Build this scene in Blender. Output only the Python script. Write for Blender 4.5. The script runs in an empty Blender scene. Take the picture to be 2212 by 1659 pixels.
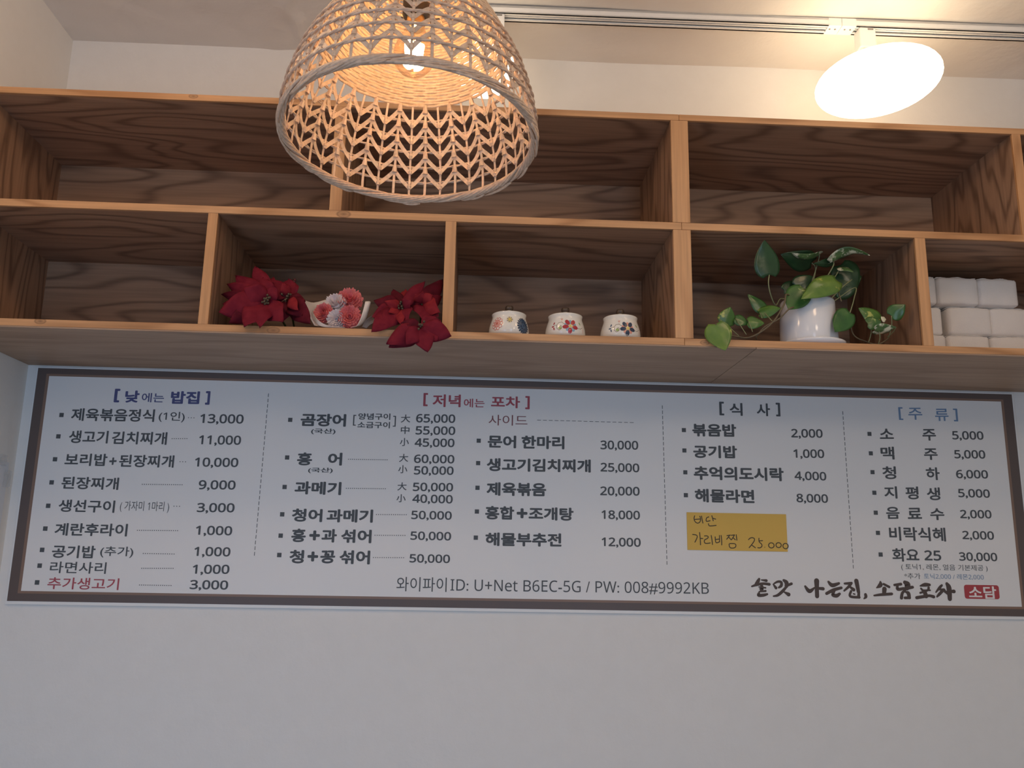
import bpy, bmesh, math, random
from math import pi, sin, cos, radians
from mathutils import Vector, Matrix
random.seed(7)
S = bpy.context.scene
COL = S.collection

# ------------------------------------------------------------------ camera
CX, CY, CZ, PITCH, YAW, ROLL, FPX = 1.0873, -1.7298, 1.5448, 0.2076, 0.0455, 0.0177, 1850.0
fwd = Vector((sin(YAW)*cos(PITCH), cos(YAW)*cos(PITCH), sin(PITCH)))
r0 = Vector((cos(YAW), -sin(YAW), 0)); u0 = r0.cross(fwd)
rgt = r0*cos(ROLL) + u0*sin(ROLL); upv = u0*cos(ROLL) - r0*sin(ROLL)
cd = bpy.data.cameras.new('camera'); cam = bpy.data.objects.new('camera', cd); COL.objects.link(cam)
cam.matrix_world = Matrix(((rgt.x, upv.x, -fwd.x, CX), (rgt.y, upv.y, -fwd.y, CY), (rgt.z, upv.z, -fwd.z, CZ), (0, 0, 0, 1)))
cd.sensor_fit = 'HORIZONTAL'; cd.sensor_width = 36; cd.lens = 36*FPX/2212; cd.clip_start = .01
S.camera = cam
def at(px, py, Y):
    """a pixel of the 2212x1659 photograph on the plane y = Y, used to read sizes and places off the photograph"""
    d = fwd + rgt*((px-1106)/FPX) + upv*((829.5-py)/FPX)
    return Vector((CX, CY, CZ)) + d*((Y-CY)/d.y)

# ------------------------------------------------------------------ light
S.view_settings.view_transform = 'Standard'; S.view_settings.look = 'None'
S.view_settings.exposure = 0.0; S.view_settings.gamma = 1.0; S.view_settings.use_curve_mapping = False
wd = bpy.data.worlds.new('daylight'); S.world = wd; wd.use_nodes = True
wd.node_tree.nodes['Background'].inputs[0].default_value = (.98, .93, .88, 1)
wd.node_tree.nodes['Background'].inputs[1].default_value = .24
def area(name, loc, target, sx, sy, power, color):
    l = bpy.data.lights.new(name, 'AREA'); l.shape = 'RECTANGLE'; l.size = sx; l.size_y = sy; l.energy = power; l.color = color
    o = bpy.data.objects.new(name, l); COL.objects.link(o); o.location = loc
    o.rotation_euler = (Vector(target)-Vector(loc)).to_track_quat('-Z', 'Y').to_euler(); return o
# daylight through tall shop windows: one behind the camera, one in the left wall
area('window_daylight', (1.75, -3.3, 1.25), (.5, .3, 1.5), .55, 2.0, 14, (.47, .69, 1.0))
area('window_daylight', (.03, -1.75, 1.15), (.75, .36, 1.45), .8, 1.5, 10.5, (.28, .57, 1.0))
def bulb(name, loc, power, color, r):
    l = bpy.data.lights.new(name, 'POINT'); l.energy = power; l.color = color; l.shadow_soft_size = r
    o = bpy.data.objects.new(name, l); COL.objects.link(o); o.location = loc; return o
bulb('room_and_fill_lamp', (.95, -1.75, 2.50), 2.6, (1.0, .76, .54), .16)     # the room's other hanging lamps, behind the camera
bulb('room_and_fill_lamp', (2.15, -1.85, 2.50), 10.5, (1.0, .78, .57), .16)
bulb('room_and_fill_lamp', (.45, -.70, 2.71), 5.6, (1.0, .66, .38), .10)     # two unseen fill lamps, added to warm the ceiling and upper wall
bulb('room_and_fill_lamp', (1.95, -.80, 2.71), 4.4, (1.0, .66, .38), .10)

# ------------------------------------------------------------------ measures (metres; x right, y into the wall, z up)
D = .36                                    # the back wall; the shelf fronts stand at y = 0
ZBB, ZBT, ZMB, ZMT, ZTB, ZTT = 2.0, 2.0181, 2.2621, 2.2782, 2.5212, 2.5358
XL = .0017; ZC = 2.885
# ------------------------------------------------------------------ helpers
def link(o, parent=None):
    COL.objects.link(o)
    if parent is not None: o.parent = parent
    return o
def empty(name, loc, label, cat, group=None, rz=0):
    o = bpy.data.objects.new(name, None); o.empty_display_size = .05; o.location = loc; o.rotation_euler = (0, 0, rz)
    COL.objects.link(o); return tag(o, label, cat, group)
def tag(o, label, cat, group=None):
    o['label'] = label; o['category'] = cat
    if group: o['group'] = group
    return o
class MB:
    """collects vertices and faces, then links them as one mesh object"""
    def __init__(s): s.v = []; s.f = []; s.m = []
    def add(s, vs, fs, mi=0):
        n = len(s.v); s.v += [tuple(v) for v in vs]; s.f += [tuple(i+n for i in f) for f in fs]; s.m += [mi]*len(fs)
    def box(s, x0, x1, y0, y1, z0, z1, mi=0):
        s.add([(x0,y0,z0),(x1,y0,z0),(x1,y1,z0),(x0,y1,z0),(x0,y0,z1),(x1,y0,z1),(x1,y1,z1),(x0,y1,z1)],
              [(0,3,2,1),(4,5,6,7),(0,1,5,4),(1,2,6,5),(2,3,7,6),(3,0,4,7)], mi)
    def quad(s, a, b, c, d, mi=0): s.add([a,b,c,d], [(0,1,2,3)], mi)
    def lathe(s, prof, n=48, c=(0,0,0), mi=0, cap=True):
        vs = [(c[0]+r*cos(2*pi*k/n), c[1]+r*sin(2*pi*k/n), c[2]+z) for r, z in prof for k in range(n)]
        fs = [(i*n+k, i*n+(k+1)%n, (i+1)*n+(k+1)%n, (i+1)*n+k) for i in range(len(prof)-1) for k in range(n)]
        if cap:
            fs.append(tuple(range(n-1, -1, -1))); fs.append(tuple((len(prof)-1)*n+k for k in range(n)))
        s.add(vs, fs, mi)
    def tube(s, pts, r, n=8, mi=0, closed=False, flat=None, nrm=None):
        pts = [Vector(p) for p in pts]; m = len(pts); vs = []
        up = Vector((.13, .27, .95))
        for i, p in enumerate(pts):
            a = pts[(i-1) % m] if (closed or i) else p; b = pts[(i+1) % m] if (closed or i < m-1) else p
            t = (b-a).normalized()
            if nrm is not None: e2 = (nrm[i]-t*nrm[i].dot(t)).normalized(); e1 = t.cross(e2)
            else:
                e1 = t.cross(up)
                if e1.length < 1e-3: e1 = t.cross(Vector((1, 0, 0)))
                e1.normalize(); e2 = e1.cross(t).normalized()
            rr = r[i] if isinstance(r, (list, tuple)) else r
            ra, rb = (rr, rr) if flat is None else (rr, rr*flat)
            for k in range(n):
                q = 2*pi*(k+.5)/n; vs.append(p+e1*ra*cos(q)+e2*rb*sin(q))
        fs = [(i*n+k, i*n+(k+1)%n, ((i+1)%m)*n+(k+1)%n, ((i+1)%m)*n+k) for i in range(m if closed else m-1) for k in range(n)]
        if not closed: fs += [tuple(range(n-1, -1, -1)), tuple((m-1)*n+k for k in range(n))]
        s.add(vs, fs, mi)
    def settle(s):
        """keeps soft things out of the wood: above the bottom board, or in front of its edge"""
        for i, (x, y, z) in enumerate(s.v):
            if z < ZBT+.0013 and -.005 < y: s.v[i] = (x, -.005, z) if y < .022 and z < ZBT-.001 else (x, y, ZBT+.0013)
        return s
    def build(s, name, mats, parent=None, smooth=False, bevel=0, off=(0,0,0)):
        me = bpy.data.meshes.new(name)
        me.from_pydata([(v[0]-off[0], v[1]-off[1], v[2]-off[2]) for v in s.v], [], s.f)
        for m in (mats if isinstance(mats, (list, tuple)) else [mats]): me.materials.append(m)
        for p, mi in zip(me.polygons, s.m): p.material_index = mi; p.use_smooth = smooth
        bm = bmesh.new(); bm.from_mesh(me); bmesh.ops.recalc_face_normals(bm, faces=bm.faces); bm.to_mesh(me); bm.free()
        o = bpy.data.objects.new(name, me); link(o, parent)
        if bevel:
            b = o.modifiers.new('bevel', 'BEVEL'); b.width = bevel; b.segments = 2; b.limit_method = 'ANGLE'
        return o
def solid(o, t=.0006):
    m = o.modifiers.new('thickness', 'SOLIDIFY'); m.thickness = t; m.offset = 0; return o

# ------------------------------------------------------------------ materials
def mat(name, col, rough=.6, emis=None, es=0, **kw):
    m = bpy.data.materials.new(name); m.use_nodes = True; b = m.node_tree.nodes['Principled BSDF']
    b.inputs['Base Color'].default_value = (*col, 1); b.inputs['Roughness'].default_value = rough
    if emis: b.inputs['Emission Color'].default_value = (*emis, 1); b.inputs['Emission Strength'].default_value = es
    for k, v in kw.items(): b.inputs[k.replace('_', ' ')].default_value = v
    return m
class NT:
    def __init__(s, m): s.t = m.node_tree; s.b = s.t.nodes['Principled BSDF']
    def n(s, kind, ins=None, **at_):
        x = s.t.nodes.new('ShaderNode'+kind)
        for k, v in at_.items(): setattr(x, k, v)
        for k, v in (ins or {}).items():
            if hasattr(v, 'is_output'): s.t.links.new(v, x.inputs[k])
            else: x.inputs[k].default_value = v
        return x
    def math(s, op, a, b=0.0, c=0.0): return s.n('Math', {0: a, 1: b, 2: c}, operation=op).outputs[0]
    def mix(s, fac, a, b, blend='MIX'):
        x = s.n('MixRGB', {'Fac': fac, 'Color1': a if hasattr(a, 'is_output') else (*a, 1), 'Color2': b if hasattr(b, 'is_output') else (*b, 1)}, blend_type=blend)
        return x.outputs[0]
    def ramp(s, fac, stops):
        x = s.n('ValToRGB', {'Fac': fac}); e = x.color_ramp.elements
        while len(e) < len(stops): e.new(.5)
        for q, (p, c) in zip(e, stops): q.position = p; q.color = (*c, 1) if len(c) == 3 else c
        return x.outputs[0]
    def link(s, out, name): s.t.links.new(out, s.b.inputs[name])
def bump(nt, h, strength, dist):
    x = nt.n('Bump', {'Height': h, 'Strength': strength, 'Distance': dist}); nt.link(x.outputs[0], 'Normal')

def wood(name, axis, light, dark, line, rings=38, scale=1.0, knots=(), rough=.55):
    """sawn softwood: growth rings stretched along the grain axis, fine fibres, optional knots (x, z)"""
    m = mat(name, light, rough); nt = NT(m)
    co = nt.n('TexCoord').outputs['Object']; rnd = nt.n('ObjectInfo').outputs['Random']
    st = [4.6*scale]*3; st[axis] = .85*scale
    mp = nt.n('Mapping', {'Vector': co, 'Scale': st}).outputs[0]
    w = nt.math('MULTIPLY', rnd, 37.0)
    f = nt.n('TexNoise', {'Vector': mp, 'W': w, 'Scale': 1.0, 'Detail': 2.6, 'Roughness': .42}, noise_dimensions='4D').outputs[0]
    rg = nt.math('SINE', nt.math('MULTIPLY', f, float(rings*3.3)))
    rg = nt.math('MULTIPLY_ADD', rg, .5, .5)
    ln = nt.math('POWER', rg, 3.6)
    st2 = [150.0]*3; st2[axis] = 5.0
    fb = nt.n('TexNoise', {'Vector': nt.n('Mapping', {'Vector': co, 'Scale': st2}).outputs[0], 'W': w, 'Scale': 1.0, 'Detail': 2.0}, noise_dimensions='4D').outputs[0]
    big = nt.n('TexNoise', {'Vector': nt.n('Mapping', {'Vector': co, 'Scale': [2.2 if i == axis else 9.0 for i in range(3)]}).outputs[0], 'W': w, 'Scale': 1.0, 'Detail': 1.0}, noise_dimensions='4D').outputs[0]
    c = nt.mix(nt.ramp(big, [(.3, (0, 0, 0)), (.7, (1, 1, 1))]), light, dark)
    c = nt.mix(nt.math('MULTIPLY', ln, .66), c, line)
    c = nt.mix(.32, c, nt.ramp(fb, [(.3, (.35, .35, .35)), (.62, (1, 1, 1))]), 'MULTIPLY')
    for kx, kz, kr in knots:
        sp = nt.n('SeparateXYZ', {0: co})
        dx = nt.math('DIVIDE', nt.math('SUBTRACT', sp.outputs[0], kx), kr*1.9); dz = nt.math('DIVIDE', nt.math('SUBTRACT', sp.outputs[2], kz), kr)
        dd = nt.math('SQRT', nt.math('ADD', nt.math('MULTIPLY', dx, dx), nt.math('MULTIPLY', dz, dz)))
        c = nt.mix(nt.ramp(dd, [(0, (.75, .75, .75)), (.55, (.30, .30, .30)), (.8, (.6, .6, .6)), (1, (0, 0, 0))]), c, (.14, .065, .03))
    nt.link(c, 'Base Color'); bump(nt, fb, .12, .002)
    return m
PLY = ((.47, .285, .175), (.385, .22, .13), (.15, .075, .042))
PINE = ((.68, .375, .18), (.58, .295, .125), (.37, .165, .06))
M_PX = wood('plywood_along', 0, *PLY); M_PZ = wood('plywood_upright', 2, *PLY, rings=26, scale=1.5)
M_SOF = wood('plywood_soffit', 0, (.44, .30, .205), (.38, .25, .165), (.31, .195, .125), rings=16)
M_TZ = wood('pine_edge_upright', 2, *PINE, rings=16, scale=1.4)
def pine(knots=()): return wood('pine_edge', 0, *PINE, rings=22, scale=1.3, knots=knots)

def plaster(name, col, s1, d1, s2=3.0, d2=.0):
    m = mat(name, col, .75); nt = NT(m); co = nt.n('TexCoord').outputs['Object']
    a = nt.n('TexNoise', {'Vector': co, 'Scale': s1, 'Detail': 4.0, 'Roughness': .55}).outputs[0]
    b = nt.n('TexNoise', {'Vector': co, 'Scale': s2, 'Detail': 2.0}).outputs[0]
    h = nt.math('ADD', nt.math('MULTIPLY', a, d1), nt.math('MULTIPLY', b, d2))
    bump(nt, h, 1.0, 1.0)
    nt.link(nt.mix(.04, col, nt.ramp(a, [(.35, (.6, .55, .5)), (.65, (1, 1, 1))]), 'MULTIPLY'), 'Base Color')
    return m
M_WALL = plaster('white_wall_paint', (.80, .785, .76), 26.0, .0012, 4.0, .004)
M_CEIL = plaster('ceiling_paint', (.80, .755, .70), 14.0, .0035, 4.0, .02)
M_FLOOR = plaster('floor_tile', (.42, .36, .30), 30.0, .0005)
M_WHITE = mat('white_enamel', (.85, .84, .81), .35)
M_DARK = mat('dark_slot', (.05, .045, .04), .6)

# ------------------------------------------------------------------ the setting
def struct(name, mb, m, smooth=False):
    o = mb.build(name, m, None, smooth); o['kind'] = 'structure'; return o
b = MB(); b.box(-.5, 3.6, D, D+.12, 0, ZC+.1); struct('wall_back', b, M_WALL)
b = MB(); b.box(XL-.12, XL, -3.6, D, 0, ZC+.1); struct('wall_left', b, M_WALL)
b = MB(); b.box(-.5, 3.6, -3.8, D+.12, -.1, 0); struct('floor', b, M_FLOOR)
def ceiling():
    """hand-trowelled ceiling: gentle waves and one raised joint running away from the wall"""
    b = MB(); nx, ny = 420, 110; x0, x1, y0, y1 = XL, 3.4, -3.6, D
    rnd = random.Random(3); ph = [(rnd.uniform(2, 9), rnd.uniform(2, 9), rnd.uniform(0, 6)) for _ in range(6)]
    vs = []
    for j in range(ny+1):
        for i in range(nx+1):
            x = x0+(x1-x0)*i/nx; y = y1-(y1-y0)*(j/ny)**1.6
            z = ZC + sum(.0011*sin(a*x+c*y+p) for a, c, p in ph) - .0065*math.exp(-((x-.61-.010*sin(26*y)-.006*sin(61*y))/.016)**2) - .003*math.exp(-((x-.55-.02*sin(11*y))/.03)**2) + .005/(1+math.exp(-(x-.62)/.01))
            vs.append((x, y, z))
    fs = [(j*(nx+1)+i, j*(nx+1)+i+1, (j+1)*(nx+1)+i+1, (j+1)*(nx+1)+i) for j in range(ny) for i in range(nx)]
    b.add(vs, fs); o = struct('ceiling', b, M_CEIL, True); return o
ceiling()
b = MB(); b.box(-.5, 3.6, -3.8, D+.12, ZC+.03, ZC+.12); struct('trim_1', b, M_CEIL)      # the slab above the plaster

# ------------------------------------------------------------------ the two shelf units
TR = .007                                   # depth of the pine edge strip
def board(name, par, x0, x1, z0, z1, mpanel, mtrim, strip=None, y1=D-.012):
    p = MB(); p.box(x0, x1, TR, y1, z0, z1); po = p.build(name, mpanel, par, off=par.location)
    if strip is False: return po
    t = MB(); t.box(*(strip or (x0, x1)), 0, TR-(.0004 if strip else 0), z0+(.0004 if strip else 0), z1-(.0004 if strip else 0)); to = t.build('edge_strip', mtrim, po, bevel=.0008, off=par.location)
    return po
def unit(x0, x1, upper, lower, label, knots, cover=None):
    u = empty('shelf_unit', ((x0+x1)/2, D, ZBB), label, 'shelf', 'plywood wall shelves')
    X = u.location.x
    kn = lambda row: pine([(kx-X, kz-ZBB, kr) for kx, kz, kr in knots.get(row, ())])
    board('bottom_board', u, x0, x1, ZBB+.003, ZBT, M_PX, kn('b')); board('middle_board', u, x0, x1, ZMB, ZMT, M_PX, kn('m'))
    board('top_board', u, x0, x1, ZTB, ZTT, M_PX, kn('t'))
    for z0, z1, divs in ((ZBT, ZMB, lower), (ZMT, ZTB, upper)):
        board('side_panel', u, x0, x0+.0192, z0, z1, M_PZ, M_TZ, cover); board('side_panel', u, x1-.0192, x1, z0, z1, M_PZ, M_TZ, None if cover else False)
        for a, c in divs: board('divider', u, a, c, z0, z1, M_PZ, M_TZ)
    k = MB(); k.box(x0, x1, D-.012, D-.001, ZBB+.003, ZTT); k.build('back_panel', M_PX, u, off=u.location)
    return u
XM = 1.529
unit(XL+.001, XM-.0003, [(.7688, .7943)], [(.516, .5366), (1.0176, 1.0406)], 'left wooden wall shelf, holding the red flowers and the three painted jars',
     {'m': [(.80, 2.270, .009)], 'b': [(.671, 2.009, .008), (.20, 2.014, .007)], 't': [(.46, 2.531, .006)]})
unit(XM+.0003, 3.05, [(2.292, 2.3125)], [(2.0456, 2.0692), (2.56, 2.58)], 'right wooden wall shelf, holding the potted vine and the white towels',
     {'b': [(1.572, 2.010, .006)]}, (1.5098, 1.5485))       # its first edge strip covers the joint of both units
b = MB(); b.box(XL+.001, 1.6812, .0005, D-.001, ZBB, ZBB+.0029); o = b.build('plywood_panel', M_SOF); tag(o, 'plywood sheet closing the shelf underside, left of the seam', 'plywood panel', 'plywood sheets under the shelves')
b = MB(); b.box(1.6826, 3.05, .0005, D-.001, ZBB, ZBB+.0029); o = b.build('plywood_panel', M_SOF); tag(o, 'plywood sheet closing the shelf underside, right of the seam', 'plywood panel', 'plywood sheets under the shelves')
TEXT=[
('lunch_head', '[', -1028, 212, -1015, 212, 33.7, 'n', 3),
('lunch_head', '낮', -1002, 210, -968, 211, 29.9, 'n', 3),
('lunch_head', '에는', -962, 209, -909, 209, 23.0, 'n', 1),
('lunch_head', '밥집', -893, 211, -824, 212, 31.5, 'n', 3),
('lunch_head', ']', -810, 212, -799, 212, 33.8, 'n', 3),
('lunch', '제육볶음정식', -1124, 163, -927, 165, 31.0, 'k', 2),
('lunch', '(1인)', -917, 163, -855, 163, 25.8, 'k', 1),
('lunch', '생고기', -1123, 109, -1031, 110, 30.7, 'k', 2),
('lunch', '김치찌개', -1022, 109, -892, 110, 30.8, 'k', 2),
('lunch', '보리밥', -1126, 54, -1027, 55, 29.6, 'k', 2),
('lunch', '+', -1022, 52, -1005, 53, 17.8, 'k', 2),
('lunch', '된장찌개', -999, 54, -870, 55, 29.7, 'k', 2),
('lunch', '된장찌개', -1127, -1, -994, -1, 29.3, 'k', 2),
('lunch', '생선구이', -1127, -55, -997, -55, 29.0, 'k', 2),
('lunch', '( 가자미 1마리 )', -985, -54, -871, -54, 26.2, 'k', 0),
('lunch', '계란후라이', -1129, -110, -962, -109, 29.4, 'k', 2),
('lunch', '공기밥', -1129, -161, -1030, -161, 29.1, 'k', 2),
('lunch', '(추가)', -1019, -160, -943, -160, 25.6, 'k', 1),
('lunch', '라면사리', -1129, -197, -1001, -197, 26.4, 'k', 1),
('lunch', '추가생고기', -1130, -233, -968, -233, 26.6, 'r', 1),
('lunch_price', '13,000', -818, 161, -714, 162, 22.8, 'k', 2),
('lunch_price', '11,000', -816, 109, -716, 110, 22.6, 'k', 2),
('lunch_price', '10,000', -821, 55, -718, 56, 22.4, 'k', 2),
('lunch_price', '9,000', -807, 1, -720, 2, 22.1, 'k', 2),
('lunch_price', '3,000', -806, -53, -718, -52, 21.9, 'k', 2),
('lunch_price', '1,000', -804, -106, -719, -106, 21.7, 'k', 2),
('lunch_price', '1,000', -803, -155, -719, -155, 21.5, 'k', 2),
('lunch_price', '1,000', -803, -196, -718, -195, 21.3, 'k', 2),
('lunch_price', '3,000', -806, -231, -718, -231, 21.1, 'k', 2),
('dinner_head', '[', -281, 222, -270, 222, 33.0, 'r', 2),
('dinner_head', '저녁', -258, 220, -189, 221, 31.8, 'r', 2),
('dinner_head', '에는', -181, 216, -130, 217, 22.1, 'r', 1),
('dinner_head', '포차', -114, 221, -42, 221, 29.6, 'r', 2),
('dinner_head', ']', -29, 221, -18, 221, 33.2, 'r', 2),
('dinner', '곰장어', -577, 164, -467, 165, 31.3, 'k', 3),
('dinner', '(국산)', -550, 136, -491, 137, 14.4, 'k', 2),
('dinner', '[', -450, 166, -443, 166, 26.7, 'k', 0),
('dinner', '양념구이', -438, 176, -360, 177, 16.0, 'k', 2),
('dinner', '소금구이', -439, 155, -360, 156, 16.0, 'k', 2),
('dinner', ']', -353, 166, -346, 166, 26.8, 'k', 0),
('dinner', '홍', -579, 68, -543, 69, 31.3, 'k', 3),
('dinner', '어', -505, 69, -471, 70, 31.3, 'k', 3),
('dinner', '(국산)', -551, 41, -492, 42, 13.6, 'k', 2),
('dinner', '과메기', -580, -1, -469, -1, 31.4, 'k', 3),
('dinner', '청어', -582, -66, -510, -66, 31.0, 'k', 3),
('dinner', '과메기', -500, -66, -390, -65, 31.1, 'k', 3),
('dinner', '홍', -580, -114, -546, -113, 31.5, 'k', 3),
('dinner', '+', -538, -113, -513, -113, 23.3, 'k', 3),
('dinner', '과', -509, -113, -473, -113, 31.6, 'k', 3),
('dinner', '섞어', -463, -113, -391, -113, 31.6, 'k', 3),
('dinner', '청', -581, -163, -547, -163, 31.2, 'k', 3),
('dinner', '+', -539, -162, -514, -162, 23.1, 'k', 3),
('dinner', '꽁', -509, -163, -474, -162, 29.9, 'k', 3),
('dinner', '섞어', -464, -162, -392, -162, 32.1, 'k', 3),
('dinner_price', '大', -334, 173, -311, 174, 19.8, 'k', 1),
('dinner_price', '中', -333, 145, -312, 145, 19.7, 'k', 1),
('dinner_price', '小', -334, 115, -312, 116, 19.6, 'k', 1),
('dinner_price', '大', -334, 76, -312, 77, 19.5, 'k', 1),
('dinner_price', '小', -335, 49, -313, 49, 19.4, 'k', 1),
('dinner_price', '大', -335, 7, -313, 8, 19.2, 'k', 1),
('dinner_price', '小', -336, -21, -314, -21, 19.1, 'k', 1),
('dinner_price', '65,000', -297, 175, -201, 176, 21.3, 'k', 2),
('dinner_price', '55,000', -297, 145, -200, 146, 21.2, 'k', 2),
('dinner_price', '45,000', -298, 115, -201, 116, 21.1, 'k', 2),
('dinner_price', '60,000', -298, 75, -200, 76, 20.9, 'k', 2),
('dinner_price', '50,000', -297, 47, -201, 48, 20.8, 'k', 2),
('dinner_price', '50,000', -298, 7, -201, 8, 20.6, 'k', 2),
('dinner_price', '40,000', -298, -21, -201, -21, 20.5, 'k', 2),
('dinner_price', '50,000', -299, -60, -202, -60, 20.4, 'k', 2),
('dinner_price', '50,000', -299, -109, -202, -109, 20.2, 'k', 2),
('dinner_price', '50,000', -299, -162, -203, -162, 19.9, 'k', 2),
('side', '사이드', -119, 175, -23, 176, 26.4, 'd', 0),
('side', '문어', -120, 122, -50, 122, 31.3, 'k', 3),
('side', '한마리', -37, 122, 69, 123, 32.6, 'k', 3),
('side', '생고기김치찌개', -121, 65, 134, 67, 32.1, 'k', 3),
('side', '제육볶음', -120, 6, 25, 7, 32.6, 'k', 3),
('side', '홍합', -122, -51, -52, -51, 32.2, 'k', 3),
('side', '+', -46, -51, -20, -51, 23.9, 'k', 3),
('side', '조개탕', -17, -51, 92, -51, 31.5, 'k', 3),
('side', '해물부추전', -120, -114, 63, -113, 31.9, 'k', 3),
('side_price', '30,000', 158, 120, 252, 121, 22.2, 'k', 2),
('side_price', '25,000', 158, 65, 254, 65, 21.9, 'k', 2),
('side_price', '20,000', 157, 7, 254, 8, 21.7, 'k', 2),
('side_price', '18,000', 160, -50, 254, -50, 21.4, 'k', 2),
('side_price', '12,000', 160, -115, 255, -115, 21.2, 'k', 2),
('meal_head', '[', 458, 219, 470, 219, 34.7, 'k', 2),
('meal_head', '식', 484, 217, 517, 218, 32.6, 'k', 2),
('meal_head', '사', 553, 218, 587, 219, 32.6, 'k', 2),
('meal_head', ']', 602, 220, 613, 220, 34.8, 'k', 2),
('meal', '볶음밥', 388, 163, 499, 164, 32.2, 'k', 3),
('meal', '공기밥', 389, 109, 499, 110, 31.8, 'k', 3),
('meal', '추억의도시락', 389, 56, 614, 57, 33.6, 'k', 3),
('meal', '해물라면', 390, 1, 538, 1, 33.2, 'k', 3),
('meal_price', '2,000', 638, 161, 718, 162, 22.0, 'k', 2),
('meal_price', '1,000', 641, 110, 719, 111, 21.8, 'k', 2),
('meal_price', '4,000', 641, 55, 721, 55, 21.5, 'k', 2),
('meal_price', '8,000', 643, 0, 722, 0, 21.3, 'k', 2),
('drink_head', '[', 917, 218, 928, 218, 32.8, 'b', 1),
('drink_head', '주', 942, 218, 978, 219, 30.7, 'b', 1),
('drink_head', '류', 1011, 217, 1046, 218, 31.6, 'b', 1),
('drink_head', ']', 1059, 218, 1070, 218, 32.9, 'b', 1),
('drink', '소', 864, 165, 900, 166, 26.0, 'k', 2),
('drink', '주', 974, 165, 1009, 166, 29.5, 'k', 2),
('drink', '맥', 863, 116, 898, 117, 32.2, 'k', 2),
('drink', '주', 974, 116, 1009, 117, 29.2, 'k', 2),
('drink', '청', 864, 67, 899, 68, 31.9, 'k', 2),
('drink', '하', 975, 67, 1010, 68, 31.9, 'k', 2),
('drink', '지', 865, 18, 898, 19, 30.3, 'k', 2),
('drink', '평', 919, 18, 952, 19, 31.6, 'k', 2),
('drink', '생', 973, 17, 1007, 18, 31.6, 'k', 2),
('drink', '음', 866, -32, 900, -31, 29.2, 'k', 2),
('drink', '료', 920, -32, 956, -31, 27.1, 'k', 2),
('drink', '수', 977, -33, 1013, -32, 29.2, 'k', 2),
('drink', '비락식혜', 870, -82, 1012, -82, 33.8, 'k', 2),
('drink', '화요', 874, -133, 941, -133, 31.9, 'k', 2),
('drink', '25', 954, -133, 996, -133, 24.6, 'k', 2),
('drink_price', '5,000', 1051, 166, 1132, 167, 21.7, 'k', 2),
('drink_price', '5,000', 1052, 118, 1132, 119, 21.5, 'k', 2),
('drink_price', '6,000', 1052, 68, 1134, 69, 21.3, 'k', 2),
('drink_price', '5,000', 1053, 21, 1134, 21, 21.1, 'k', 2),
('drink_price', '2,000', 1053, -31, 1133, -30, 20.9, 'k', 2),
('drink_price', '2,000', 1054, -82, 1134, -82, 20.7, 'k', 2),
('drink_price', '30,000', 1041, -134, 1137, -134, 20.5, 'k', 2),
('note', '( 토닉1, 레몬, 얼음 기본제공 )', 894, -162, 1110, -162, 16.3, 'k', 0),
('note', '*추가', 900, -183, 940, -183, 13.8, 'k', 0),
('note', '토닉2,000 / 레몬2,000', 949, -183, 1098, -183, 13.8, 'b', 0),
('slogan', '술맛', 522, -216, 621, -216, 45.1, 's', 4),
('slogan', '나는집,', 653, -218, 806, -218, 45.2, 's', 4),
('slogan', '소담포차', 822, -218, 1024, -217, 44.8, 's', 4),
('stamp', '소담', 1057, -219, 1126, -219, 31.9, 'w', 2),
('wifi', '와이파이', -327, -222, -209, -222, 33.0, 'k', 0),
('wifi', 'ID: U+Net B6EC-5G / PW: 008#9992KB', -200, -222, 418, -220, 26.7, 'k', 0),
]
BULLETS= [('lunch', -1147, 161), ('lunch', -1148, 109), ('lunch', -1149, 54), ('lunch', -1150, -1), ('lunch', -1151, -56), ('lunch', -1151, -109), ('lunch', -1152, -158), ('lunch', -1153, -194), ('lunch', -1154, -232), ('dinner', -602, 163), ('dinner', -603, 71), ('dinner', -604, 0), ('dinner', -605, -65), ('dinner', -605, -115), ('dinner', -605, -160), ('side', -142, 123), ('side', -142, 68), ('side', -142, 8), ('side', -142, -49), ('side', -143, -111), ('meal', 367, 162), ('meal', 367, 111), ('meal', 368, 57), ('meal', 368, 1), ('drink', 838, 164), ('drink', 838, 115), ('drink', 839, 68), ('drink', 840, 17), ('drink', 840, -32), ('drink', 842, -81), ('drink', 845, -133)]
DOTS= [('lunch', -846, 162, -833, 162), ('lunch', -880, 110, -845, 111), ('lunch', -856, 55, -843, 55), ('lunch', -939, -1, -846, 0), ('lunch', -860, -51, -847, -51), ('lunch', -939, -109, -846, -108), ('lunch', -920, -162, -849, -162), ('lunch', -920, -196, -848, -195), ('lunch', -921, -234, -849, -234), ('dinner', -456, 70, -363, 71), ('dinner', -457, 0, -364, 1), ('dinner', -382, -61, -311, -60), ('dinner', -383, -110, -312, -109), ('dinner', -384, -162, -313, -161)]

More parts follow.
